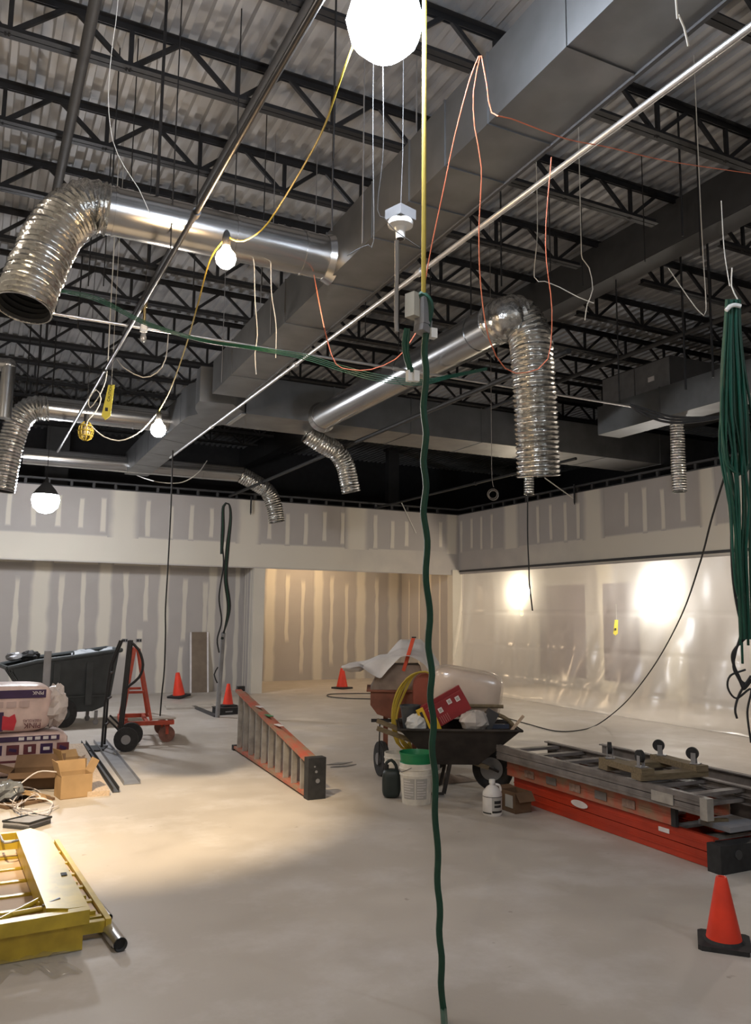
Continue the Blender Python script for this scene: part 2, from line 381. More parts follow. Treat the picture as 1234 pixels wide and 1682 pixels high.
# upper bulkhead along the right, the room behind the sheeting
wru = struct('wall_right_upper', MB().box2((XR, -5, ZB), (XR+0.12, YB+0.12, ZT)), mat_board)
mud(wru, 'X', XR, -5, YB, ZB-0.1, ZB+0.42, 0.0)
for a, b in ((745, 753), (826, 853), (957, 993), (1150, 1178)): mud(wru, 'X', XR-0.001, uy(b, 850, XR), uy(a, 850, XR), ZB+.375, ZT, 0.01, ends=False)
for p in (758, 775, 791, 808, 884, 905, 929, 950, 1030, 1060, 1090, 1123, 1200, 1222):
    u = uy(p, 850, XR); mud(wru, 'X', XR-0.001, u-0.055, u+0.055, ZB+0.42+rnd.uniform(-.05, .1), ZT-0.08-rnd.uniform(0, .12))
struct('trim_3', MB().box2((XR-0.02, 2.0, ZB-0.05), (XR+0.10, YB-0.06, ZB-0.005)), mat_beam)
wrb = struct('wall_right_room', MB().box2((12.6, 1.9, 0), (12.75, YB+0.2, 2.9)), mat_board)
for y0, y1 in ((13.6, 14.2), (11.6, 12.3), (8.6, 9.2), (6.4, 7.2)): mud(wrb, 'X', 12.6, y0, y1, 0, 2.9, 0.03, ends=False)
mat_purpleboard = mat('purple_board', (.24, .205, .215), .85, var=.1, spec=.15)
for a, b in ((888, 962), (992, 1050)):
    y0, y1 = uy(b, 1030, 12.6), uy(a, 1030, 12.6)
    struct('drywall_panel', MB().box2((12.59, y0, .25), (12.6, y1, 2.35)), mat_purpleboard, parent=wrb)
struct('wall_right_room_end', MB().box2((10.36, YB+0.02, 0), (12.75, YB+0.14, 2.9)), mat_board)
struct('wall_right_room_near', MB().box2((XR, 1.8, 0), (12.75, 1.92, 2.9)), mat_cream)
struct('ceiling_right_room', MB().box2((XR+0.12, 1.8, 2.86), (12.75, YB+0.14, 2.92)), mat_board)
struct('wall_right_near', MB().box2((XR, -5, 0), (XR+0.12, 1.8, ZB)), mat_cream)
# dark stud track along the top of both bulkheads
def track(name, p0, p1):
    t = MB(); p0 = Vector(p0); p1 = Vector(p1); L = (p1-p0).length; dr = (p1-p0)/L
    t.bar(p0+Vector((0, 0, .135)), p1+Vector((0, 0, .135)), 0.09, 0.035)
    t.bar(p0+Vector((0, 0, .012)), p1+Vector((0, 0, .012)), 0.10, 0.024)
    o = struct(name, t, mat_beam)
    b = None
    for i in range(int(L/0.406)):
        q = p0+dr*(i*0.406+.2)
        if b is None:
            s_ = MB().box((0, 0, .07), (.05, .05, .10)); b = link_mesh('stud', s_, mat_beam); b.parent = o; b.location = q
        else:
            c = b.copy(); COL.objects.link(c); c.parent = o; c.location = q
track('trim_4', (-1.0, YB+.06, ZT), (XR+.06, YB+.06, ZT)); track('trim_5', (XR+.06, 5.0, ZT), (XR+.06, YB, ZT))
# two electrical boxes cut into the recess wall
for k, px_ in enumerate((205, 228)):
    c = aty(px_, 1052, YREC)
    t = thing('outlet_box', ('left' if k == 0 else 'right')+'-hand of two bare outlet boxes in the grey drywall above the cart', 'outlet', (c.x, YREC, c.z))
    part('plate', MB().box((0, -.008, 0), (.115, .016, .07)), mat_grey, t, local=True)
    part('opening', MB().box((-.02, -.018, 0), (.05, .006, .045)).box((.032, -.018, 0), (.03, .006, .045)), mat_blackprint, t, local=True)

# ================================================================== ROOF STEEL
S = 1.22; Y0J = 6.06; ZBC, ZTC = 5.80, 6.17; XG = 6.62
_n0 = atz(211, 112, ZBC).x; _sp = atz(388, 163, ZBC).x-_n0
NODE = [_n0+_sp*k for k in range(-7, 12)]
NODE_L = [x_ for x_ in NODE if -4.9 < x_ < XG-0.5]
def mesh_only(mb, material, name):
    me = bpy.data.meshes.new(name); me.from_pydata([tuple(v) for v in mb.v], [], mb.f); me.update(); me.materials.append(material); return me
def chord(x0, x1, z, flip):
    mb = MB(); h = .055*flip
    for s_ in (-1, 1):
        mb.box(((x0+x1)/2, s_*.03, z), (x1-x0, .05, .008)); mb.box(((x0+x1)/2, s_*.012, z+h/2), (x1-x0, .008, abs(h)))
    return mb
hz = ZTC-ZBC
me_tc = mesh_only(chord(-5, XG+.05, ZTC, -1), mat_black, 'top_chord'); me_bc = mesh_only(chord(-5, XG-.30, ZBC, 1), mat_black, 'bottom_chord')
me_tc2 = mesh_only(chord(XG+.35, 17, ZTC, -1), mat_black, 'top_chord'); me_bc2 = mesh_only(chord(XG+.7, 17, ZBC, 1), mat_black, 'bottom_chord')
me_v = mesh_only(MB().box((0, 0, hz/2), (.035, .03, hz)), mat_black, 'web_post')
me_d1 = mesh_only(MB().bar((0, 0, 0), (_sp/2, 0, hz), .03, .036), mat_black, 'web_diagonal'); me_d2 = mesh_only(MB().bar((0, 0, 0), (-_sp/2, 0, hz), .03, .036), mat_black, 'web_diagonal')
ORD = ['first', 'second', 'third', 'fourth', 'fifth', 'sixth', 'seventh', 'eighth', 'ninth', 'tenth', 'eleventh', 'twelfth', 'thirteenth', 'fourteenth', 'fifteenth', 'sixteenth']
def child(me, parent, loc=(0, 0, 0), name=None):
    o = bpy.data.objects.new(name or me.name, me); COL.objects.link(o); o.parent = parent; o.location = loc; return o
def joist(y, label, nodes, tc, bc, webs, group):
    t = thing('roof_joist', label, 'joist', (0, y, 0), 0, group)
    child(tc, t); child(bc, t)
    if webs:
        for x_ in nodes:
            child(me_v, t, (x_+.015, 0, ZBC)); child(me_d1, t, (x_, 0, ZBC)); child(me_d2, t, (x_, 0, ZBC))
    else:
        mb = MB()
        for x_ in nodes:
            mb.box((x_, 0, ZBC+hz/2), (.035, .03, hz)); mb.bar((x_, 0, ZBC), (x_+_sp/2, 0, ZTC), .03, .036); mb.bar((x_, 0, ZBC), (x_-_sp/2, 0, ZTC), .03, .036)
        part('web', mb, mat_black, t, local=True)
yj = [Y0J+S*k for k in range(-3, 12)]
for k, y in enumerate(yj):
    near = k < 9
    nd = [x_ for x_ in NODE_L if x_ > -1.5] if near else [x_ for x_ in NODE_L if x_ > -0.5]
    joist(y, 'black open-web roof joist left of the beam, %s counted from the camera' % ORD[k], nd, me_tc, me_bc, near, 'roof joists over the hall')
for k, y in enumerate([Y0J+S*j for j in range(0, 9)]):
    joist(y, 'black open-web roof joist beyond the beam at right, %s counted from the camera' % ORD[k], [x_ for x_ in NODE if 7.2 < x_ < 13] + [NODE[-1]+_sp*j for j in range(0, 3) if NODE[-1]+_sp*j > 7.2 and NODE[-1]+_sp*j < 16.5 and j > 0], me_tc2, me_bc2, k < 3, 'roof joists right of the beam')
g = thing('roof_girder', 'charcoal steel beam carrying the joist ends at upper right', 'beam', (XG+.15, 8, 5.66))
part('web', MB().box2((XG+.13, -5, 5.68), (XG+.17, 22, 6.14)), mat_beam, g)
part('bottom_flange', MB().box2((XG, -5, 5.66), (XG+.3, 22, 5.69)), mat_beam, g); part('top_flange', MB().box2((XG, -5, 6.13), (XG+.3, 22, 6.16)), mat_beam, g)
part('side_plate', MB().box2((XG-.005, -5, 5.67), (XG+.005, 22, 6.15)), mat_beam, g)
# steel columns behind the bulkhead, holding the roof
for k, (px_, yy, wd) in enumerate(((647, 19.6, .32), (92, 19.6, .5))):
    c = aty(px_, 790, yy)
    solo('steel_column', MB().box2((c.x-wd/2, yy, 3.4), (c.x+wd/2, yy+.2, 6.15)).box2((c.x-wd/2-.05, yy-.03, 6.1), (c.x+wd/2+.05, yy+.23, 6.16)), mat_beam, ('dark square column rising behind the bulkhead in mid picture', 'dark square column in the shadow behind the brightest low lamp')[k], 'column')
# roof curb at upper right: flat sheets seen through the first joists
c0 = thing('roof_curb', 'flat grey sheet-metal roof curb seen above the joist at upper right', 'curb', (4.2, 2.4, 6.1))
for k in range(3): part('curb_panel', MB().box2((3.0+k*.62, 1.3, 6.185), (3.60+k*.62, 3.6, 6.20)), mat_galv, c0)
part('curb_angle', MB().box2((3.58, 1.3, 6.15), (3.63, 3.6, 6.185)).box2((4.20, 1.3, 6.12), (4.28, 3.6, 6.185)), mat_beam, c0)

# ================================================================== LAMPS
mat_greywire = mat('grey_wire', (.08, .08, .08), .6)
def bulb(name, label, pos, r, power, col, key, top=None, led=False):
    t = thing(name, label, 'lamp', pos)
    A = 4*math.pi*r*r*(.6 if led else 1); e = emit('glow_'+key, col, power/(math.pi*A))
    if top: part('cord', MB().cyl((0, 0, r*1.3+.09), (0, 0, top-pos[2]), .005, n=6), mat_rubber, t, True, True)
    if led:
        part('glass', MB().lathe([(0.001, -r), (r*.5, -r*.87), (r*.87, -r*.5), (r, 0), (r*.92, r*.4)], (0, 0, 0), n=24), e, t, True, True)
        part('light_cap', MB().lathe([(r*.92, r*.4), (r*.93, r*.44), (r*.70, r*.8), (r*.40, r*1.15), (r*.25, r*1.35)], (0, 0, 0), n=20), mat_beam, t, True, True)  # opaque cap added to keep light from going upward
    else: part('glass', MB().lathe([(0.001, -r), (r*.5, -r*.87), (r*.87, -r*.5), (r, 0), (r*.87, r*.5), (r*.55, r*.85), (r*.36, r*1.25), (r*.33, r*1.35)], (0, 0, 0), n=16), e, t, True, True)
    part('socket', MB().lathe([(.024, r*1.3), (.026, r*1.3+.01), (.026, r*1.3+.05), (.018, r*1.3+.085), (.008, r*1.3+.1)], (0, 0, 0), n=12), mat_rubber, t, True, True)
    return t
P1 = atd(632, 36, 3.4); P2 = atd(371, 425, 4.9); P3 = atd(260, 706, 8.0); P4 = atd(75, 822, 12.2)
bulb('string_lamp', 'dazzling cool white lamp with glare-sized globe hung high at top centre', P1, .162, PW['L1'], COOL, 'a', ZDECK)  # globe made as big as the lamp's glare
bulb('string_lamp', 'warm glowing bulb hung just below the nearest round duct', P2, .062, PW['L2'], WARM, 'b')
bulb('string_lamp', 'neutral white bulb hung from a yellow cord before the rectangular branch duct', P3, .075, PW['L3'], NEUT, 'c')
bulb('string_lamp', 'dazzling low white lamp with glare-sized globe in front of the left bulkhead', P4, .2, PW['L4'], (.93, .95, 1.0), 'd', ZDECK, True)  # globe enlarged to stand for the glare around the bulb
bulb('string_lamp', 'warm bulb hidden high inside the tan drywall niche', (7.3, 17.6, 2.98), .06, PW['N'], (1, .73, .45), 'e', 3.3)
for k, (q, c_) in enumerate((((-2.2, -1.5, 4.2), NEUT), ((4.4, -2.2, 4.2), COOL), ((-2.6, 6.0, 4.0), NEUT), ((9.3, 6.3, 2.35), NEUT))):  # bulbs behind the camera and at left are added fill
    bulb('string_lamp', ('added fill bulb out of view behind and left of the camera', 'added fill bulb out of view behind and right of the camera', 'added fill bulb out of view to the left', 'bare bulb out of view at far right')[k], q, .06, PW['B']*(1, 1, .5, .5)[k], c_, 'f%d' % k, ZDECK, k == 3)
PP1 = atx(866, 972, 10.56); PP2 = atx(1098, 975, 10.56)
bulb('string_lamp', 'warm bulb glowing through the plastic sheeting near the corner', PP1, .07, PW['P1'], (1, .84, .62), 'g', 2.86)
bulb('string_lamp', 'white bulb glowing through the plastic sheeting on the right', PP2, .08, PW['P2'], (1, .93, .84), 'h', 2.86)
# flood lamp above the frame that makes the pool of light on the floor
FL = Vector((-.9, 3.6, 5.5)); aim = Vector((1.3, 6.95, 0))
t = thing('flood_lamp', 'tungsten flood lamp clamped to a joist above the view', 'lamp', FL)
dz = (aim-FL).normalized(); u_, v_ = frame_of(dz)
part('reflector', MB().lathe([(.03, .12), (.06, .10), (.13, -.06), (.135, -.06), (.065, .11), (.03, .13)], FL, Matrix((u_, v_, -dz)).transposed()), mat_beam, t, True)
part('clamp', MB().bar(FL-dz*.13, (FL.x, FL.y, 5.8), .03, .03), mat_black, t)
sl = bpy.data.lights.new('flood_light', 'SPOT'); sl.energy = PW['flood']; sl.color = (1, .78, .50); sl.spot_size = math.radians(33); sl.spot_blend = .8; sl.shadow_soft_size = .06
so = bpy.data.objects.new('flood_light', sl); COL.objects.link(so); so.parent = t; so.rotation_euler = dz.to_track_quat('-Z', 'Y').to_euler(); so.location = dz*.03

# unlit fixtures on the string
q = atd(236, 545, 6.4)
t = thing('unlit_lamp', 'unlit clear bulb on a brass stem hanging under the long dark pipe', 'lamp', q)
part('cord', MB().cyl(q+Vector((0, 0, .27)), (q.x, q.y, ZDECK), .003, n=6), mat_rubber, t)
part('stem', MB().cyl(q+Vector((0, 0, .05)), q+Vector((0, 0, .26)), .012).cyl(q+Vector((0, 0, .20)), q+Vector((0, 0, .27)), .02), mat('brass', (.40, .30, .14), .35, .9), t, True)
part('socket', MB().lathe([(.018, 0), (.028, .0), (.03, .03), (.022, .06), (.01, .07)], q), mat_white, t, True)
part('glass', MB().lathe([(.001, -.085), (.018, -.078), (.026, -.055), (.02, -.025), (.014, 0)], q), plastic_film, t, True)
q = atd(141, 708, 8.2)
t = thing('cage_lamp', 'caged work bulb in a yellow plastic guard under the dark pipe', 'lamp', q)
part('socket', MB().cyl(q+Vector((0, 0, .085)), q+Vector((0, 0, .17)), .026), mat_rubber, t, True)
part('glass', MB().blob(q, .045, .045, .06), mat('dim_bulb', (.5, .42, .25), .2), t, True)
cg = MB()
for k in range(8):
    a = math.pi*k/4
    cg.sweep([q+Vector((math.cos(a)*r_, math.sin(a)*r_, z_)) for r_, z_ in ((.02, -.095), (.055, -.075), (.072, -.02), (.066, .04), (.03, .09))], .006, 6)
for z_, r_ in ((-.05, .067), (0, .074), (.05, .062)): cg.ring(q+Vector((0, 0, z_)), (0, 0, 1), r_, .006, 20, 6)
part('cord', MB().cyl(q+Vector((0, 0, .17)), (q.x, q.y, ZDECK), .003, n=6), mat_rubber, t)
part('guard', cg, mat_yellow_cord, t, True)
q = atd(658, 368, 3.9)
t = thing('lampholder', 'white porcelain lampholder on a square metal box below the big duct', 'lampholder', q)
part('junction_box', MB().box(q+Vector((0, 0, .045)), (.105, .105, .05), Matrix.Rotation(.3, 3, 'Z')), mat_grey, t)
part('body', MB().lathe([(.022, -.075), (.024, -.03), (.03, -.02), (.06, -.01), (.062, .005), (.055, .018), (.05, .02)], q), mat_white, t, True)
part('contact', MB().cyl(q+Vector((0, 0, -.077)), q+Vector((0, 0, -.07)), .018), mat_beam, t)
part('hanging_wire', MB().sweep([q+Vector((0, 0, .07)), q+Vector((.01, 0, .35)), Vector((q.x+.01, q.y, ZDECK))], .0016, 6), mat_greywire, t)
# yellow warning tags
def tag_thing(label, c, h, wd, lean, words, top, tilt=.0):
    t = thing('warning_tag', label, 'tag', c)
    ux_ = right*math.cos(tilt)+fwd*math.sin(tilt); up = (Vector((0, 0, 1))+right*lean).normalized(); nn = ux_.cross(up).normalized()
    pl = [(-.35, .5), (.35, .5), (.5, -.38), (.0, -.5), (-.5, -.38)]
    part('plate', MB().prism([c+ux_*(a*wd)+up*(b*h) for a, b in pl], nn*-.003), mat_tag, t)
    if words:
        text('lettering', words, wd*.42, mat_blackprint, t, c-ux_*(-wd*.12)+up*(h*.02)+nn*.003, up, -ux_)
        part('mark', MB().box(c+up*(-h*.2)+nn*.002, (wd*.4, .004, wd*.4)), mat_blackprint, t)
    else: part('mark', MB().box(c+up*(-h*.1)+nn*.002, (wd*.5, .004, wd*.5)), mat_blackprint, t)
    e_ = c+up*(h*.5); part('string', MB().cyl(e_, (e_.x, e_.y, top), .002, n=5), mat_wire, t)
tag_thing('yellow CAUTION tag hanging in front of a round duct', atd(178, 661, 7.6), .34, .085, .12, 'CAUTION', ZDECK)
tag_thing('small yellow tag under the warm bulb behind the sheeting', atx(857, 1002, 10.7), .26, .06, .0, '', 2.86)
tag_thing('larger yellow tag hanging in mid of the plastic sheeting', atx(1012, 1031, 10.05), .27, .08, .1, '', 1.85)

# ================================================================== DUCTWORK
ZD = 4.2
def txl(y): return 2.24+.0256*(y-2.0)
TW = .42; TH = .40
trunk = thing('trunk_duct', 'long rectangular galvanised trunk duct running away overhead', 'duct', (2.4, 4, ZD))
ys = [-3.0, -1.6, -.2, .95, 1.9, 2.65, 3.3, 3.75, 4.2, 4.75, 5.6, 6.6, 7.5, 8.4, 9.25]
for a, b in zip(ys[:-1], ys[1:]):
    vs = [(txl(y)+w_, y, z) for y in (a+.004, b-.004) for w_, z in ((0, ZD), (TW, ZD), (TW, ZD+TH), (0, ZD+TH))]
    part('duct_section', MB().add(vs, [(0, 1, 2, 3), (7, 6, 5, 4), (0, 4, 5, 1), (1, 5, 6, 2), (2, 6, 7, 3), (3, 7, 4, 0)]), mat_galv, trunk)
for y in ys[1:-1]:
    part('seam', MB().box((txl(y)+TW/2, y, ZD+TH/2), (TW+.014, .012, TH+.014)), mat_galv, trunk)
for y in (4.9, 7.0, 8.8):
    for w_ in (-.006, TW+.006): part('hanger_strap', MB().box2((txl(y)+w_-.002, y-.007, ZD+.02), (txl(y)+w_+.002, y+.007, ZDECK)), mat_grey, trunk)
part('corner_angle', MB().bar((txl(-3)+TW, -3, ZD-.004), (txl(9.25)+TW, 9.25, ZD-.004), .022, .02), mat_beam, trunk)
wye = thing('duct_fitting', 'curved sheet-metal fitting where the trunk duct splits in two', 'duct', (2.6, 9.8, ZD))
zf = ZD-.02
poly = [atz(*p, zf) for p in ((383, 664), (391, 671), (402, 677), (403, 702), (385, 701), (365, 698), (350, 700), (339, 706), (296, 694), (309, 684), (325, 680), (321, 672), (322, 665), (328, 659))]
part('body', MB().prism(poly, (0, 0, .44)), mat_galv, wye, True, ang=1.3)
part('damper_strip', MB().bar(atz(374, 698, zf-.01), atz(401, 679, zf-.01), .06, .012), mat_galv2, wye)
br = thing('branch_duct', 'tapering rectangular branch duct going on to the left bulkhead', 'duct', (2.5, 12, ZD))
pb = [atz(*p, zf) for p in ((296, 694), (339, 706), (242, 783), (204, 779))]
for k in range(4):
    l0 = pb[0].lerp(pb[3], k/4+.002); l1 = pb[0].lerp(pb[3], (k+1)/4-.002); r0 = pb[1].lerp(pb[2], k/4+.002); r1 = pb[1].lerp(pb[2], (k+1)/4-.002)
    part('duct_section', MB().prism([l0, r0, r1, l1], (0, 0, .40)), mat_galv, br)
cross = thing('cross_duct', 'wide rectangular duct crossing to the right under the roof', 'duct', (7, 10.4, ZD))
XS = [3.06, 4.3, 5.5, 6.7, 7.9, 9.1, 10.3, 11.6]
for a, b in zip(XS[:-1], XS[1:]): part('duct_section', MB().box2((a+.003, 9.95, ZD-.01), (b-.003, 10.78, ZD+.5)), mat_galv, cross)
for x_ in XS[1:-1]: part('seam', MB().box2((x_-.008, 9.943, ZD-.017), (x_+.008, 10.787, ZD+.507)), mat_galv, cross)

def round_duct(name, label, p, q, r, seams=(), collars=()):
    t = thing(name, label, 'duct', tuple((Vector(p)+Vector(q))/2)); p = Vector(p); q = Vector(q)
    part('pipe', MB().cyl(p, q, r, n=40), mat_galv2, t, True)
    for s_ in seams:
        c = p.lerp(q, s_); part('seam', MB().cyl(c-(q-p).normalized()*.008, c+(q-p).normalized()*.008, r+.006, n=40), mat_galv2, t, True)
    for s_ in collars:
        c = p.lerp(q, s_); part('collar', MB().cyl(c-(q-p).normalized()*.06, c+(q-p).normalized()*.01, r+.005, r+.035, n=40), mat_galv2, t, True)
    return t
def flex(name, label, pts, r, pitch=.05, seed=1):
    rr = random.Random(seed); pts = spline(pts, pitch/4); L = [0]
    for a, b in zip(pts[:-1], pts[1:]): L.append(L[-1]+(b-a).length)
    N = max(8, int(L[-1]/pitch)*4); res = []; j = 0
    for i in range(N+1):
        s_ = L[-1]*i/N
        while j < len(L)-2 and L[j+1] < s_: j += 1
        res.append(pts[j].lerp(pts[j+1], (s_-L[j])/max(1e-6, L[j+1]-L[j])))
    rad = [r*(1+(.045 if i % 4 == 0 else (-.055 if i % 4 == 2 else 0))+rr.uniform(-.012, .012)) for i in range(N+1)]
    t = thing(name, label, 'duct', tuple(res[-1]))
    jk = MB().sweep(res, rad, 32, False)
    for k in range(len(jk.v)): jk.v[k] += Vector((rr.uniform(-1, 1), rr.uniform(-1, 1), rr.uniform(-1, 1)))*r*.006
    part('jacket', jk, mat_foil, t, True, ang=1.2)
    part('lining', MB().sweep(res[N//2:], [x_*.93 for x_ in rad[N//2:]], 24, False), mat_inner, t, True, ang=1.2)
    part('end_ring', MB().ring(res[-1], res[-1]-res[-3], r*.99, r*.035, 32, 6), mat_foil, t, True)
    return t
zA = 4.37; YA = 5.55; rA = .165
round_duct('round_duct', 'shiny round duct joining the trunk duct at upper left', (atz(160, 345, zA).x, YA, zA), (txl(YA)+.01, YA, zA), rA, (.06, .55, .86), (1.0,))
xA = atz(160, 345, zA).x
flex('flexible_duct', 'large crinkled foil flex duct bending down at the upper left edge',
     [(xA+.06, YA, zA), (xA-.06, YA, zA), aty(118, 352, YA), aty(88, 385, YA-.02), aty(66, 432, YA-.05), aty(46, 480, YA-.08), aty(38, 506, YA-.1)], rA+.01, .038, 3)
XBd = 4.13; zBd = 4.27; rB = .175
round_duct('round_duct', 'shiny round duct coming from the cross duct in mid picture', (XBd, 5.85, zBd), (XBd, 9.95, zBd), rB, (.08, .42), (1.0,))
pB = Vector((XBd, 5.85, zBd)); dB = 7.35
flex('flexible_duct', 'tall foil flex duct drooping straight down at right of centre',
     [pB+Vector((0, .05, 0)), pB+Vector((.01, -.09, .01)), atd(852, 523, dB-.0), atd(871, 556, dB-.05), atd(876, 610, dB-.1), atd(881, 690, dB-.1), atd(885, 782, dB-.1)], rB+.012, .042, 5)
YC = 10.5
flex('flexible_duct', 'short kinked foil flex duct hanging under the cross duct',
     [aty(505, 712, YC), aty(528, 728, YC), aty(552, 742, YC), aty(567, 764, YC), aty(573, 788, YC), aty(577, 808, YC)], .135, .04, 7)
zDd = 4.36; YDd = 11.65; rD = .155
xD0 = atz(72, 672, zDd).x; xD1 = atz(285, 690, zDd).x
round_duct('round_duct', 'middle round duct running left from the fitting', (xD0, YDd, zDd), (xD1+.25, YDd, zDd), rD, (.1, .6))
flex('flexible_duct', 'foil flex duct bending down at the left edge above the low lamp',
     [(xD0+.04, YDd, zDd), aty(52, 672, YDd), aty(32, 690, YDd), aty(20, 722, YDd), aty(10, 765, YDd), aty(2, 806, YDd)], rD+.01, .045, 9)
zE = 4.32; YE = 15.3; rE = .15
xE0 = atz(48, 748, zE).x-.1; xE1 = aty(398, 790, YE).x
round_duct('round_duct', 'farthest round duct stretched above the left bulkhead', (xE0, YE, zE), (xE1, YE, zE), rE, (.15, .45, .8))
flex('flexible_duct', 'foil flex duct curving down in front of the back bulkhead',
     [(xE1-.04, YE, zE), aty(420, 793, YE), aty(440, 808, YE), aty(450, 830, YE), aty(455, 858, YE)], rE+.01, .045, 11)
flex('flexible_duct', 'thin foil flex duct peeping out below the tall one', [(aty(869, 780, 10.5).x, 10.5, 4.2), aty(869, 780, 10.5), aty(869, 812, 10.5)], .08, .04, 13)
rd = thing('side_duct', 'rectangular duct hanging in the dark on the right', 'duct', (8.3, 8, 4.3))
yr0 = 5.2; yr1 = 9.12
for a, b in ((5.2, 6.6), (6.6, 7.9), (7.9, 9.12)): part('duct_section', MB().box2((8.2, a+.003, 4.3), (8.62, b-.003, 4.72)), mat_galv, rd)
part('seam', MB().box2((8.19, 7.89, 4.29), (8.63, 7.91, 4.73)), mat_galv, rd)
c = atx(1112, 700, 8.4)
flex('flexible_duct', 'narrow foil flex duct hanging from the duct on the right', [(8.41, c.y, 4.31), (8.41, c.y, 4.15), atx(1114, 755, 8.42), atx(1117, 808, 8.43)], .095, .035, 15)
q = atd(0, 600, 9.0)
t = thing('vent_elbow', 'small shiny vent pipe elbow at the left edge', 'duct', q)
part('run', MB().cyl(q+right*-.5+Vector((0, 0, .06)), q+right*.1, .075, n=24), mat_galv2, t, True)
part('drop', MB().cyl(q+right*.1+Vector((0, 0, .02)), q+right*.085+Vector((0, 0, -.6)), .075, n=24).blob(q+right*.1, .078, .078, .078), mat_galv2, t, True)
# fan unit hidden in the dark at right
t = thing('air_handler', 'dark air handler box with paler end panel under the roof at right', 'unit', (9.4, 7.6, 4.7))
part('casing', MB().box2((8.75, 8.2, 4.75), (10.6, 9.6, 5.35)), mat_beam, t)
part('end_panel', MB().box2((8.735, 8.22, 4.77), (8.75, 8.88, 5.33)), mat_grey, t); part('end_panel', MB().box2((8.735, 8.90, 4.77), (8.75, 9.58, 5.33)), mat_grey, t)
part('sticker', MB().box2((8.73, 8.5, 5.05), (8.735, 8.62, 5.12)), mat_whiteprint, t)

# ================================================================== PIPES
mat_darkpipe = mat('dark_pipe_steel', (.11, .11, .115), .3, .9)
def pipe(label, p, q, r, m_, joints=(), name='pipe', cat='pipe'):
    p = Vector(p); q = Vector(q); t = thing(name, label, cat, tuple((p+q)/2))
    part('length', MB().cyl(p, q, r, n=12), m_, t, True)
    for s_ in joints:
        c = p.lerp(q, s_); d_ = (q-p).normalized(); part('coupling', MB().cyl(c-d_*.03, c+d_*.03, r*1.5, n=12), m_, t, True)
    return t
pipe('long silver sprinkler pipe slanting across from the upper right corner', (2.66, .5, 4.0), (2.66, 12.5, 4.0), .017, mat_pipe, (.35, .55, .8), 'sprinkler_pipe')
pipe('long thin dark pipe running away above the left ducts', (1.04, .5, 3.95), (1.04, 12.6, 3.95), .017, mat_darkpipe, (.33, .62), 'sprinkler_pipe')
pipe('thick dark pipe under the roof behind the large foil duct', (.47, 2.0, 5.62), (.52, 12, 5.62), .04, mat_beam, (), 'roof_pipe')
pipe('dark roof pipe running above the long thin dark pipe', (1.78, 2.0, 5.70), (1.80, 12, 5.70), .035, mat_beam, (), 'roof_pipe')
pipe('straight pale conduit crossing from left to right below the trunk duct', (aty(80, 505, 6.85).x, 6.85, 4.03), (aty(1050, 672, 6.85).x, 6.85, 4.03), .013, mat_pipe, (.03, .5), 'conduit')
pipe('long black pipe slanting down to the back bulkhead', (4.72, 5.6, 4.02), (4.72, 16.3, 4.02), .028, mat_blackprint, (.5, .8), 'black_pipe')
pipe('second black pipe just above the corner of the bulkheads', (8.1, 9.5, 4.0), (8.1, 16.3, 4.0), .024, mat_blackprint, (.4,), 'black_pipe')
pipe('black pipe along the right side of the trunk duct', (2.75, 1.0, 4.42), (2.95, 9.9, 4.42), .022, mat_black, (), 'black_pipe')
pipe('dim pipe high on the right crossing the hanger rods', (7.9, 5.5, 5.2), (7.9, 14, 5.2), .03, mat_beam, (), 'roof_pipe')
pipe('thick silver pipe in the uppermost right corner', (3.2, 1.55, 5.4), (4.6, 1.55, 5.4), .06, mat_pipe, (), 'roof_pipe')
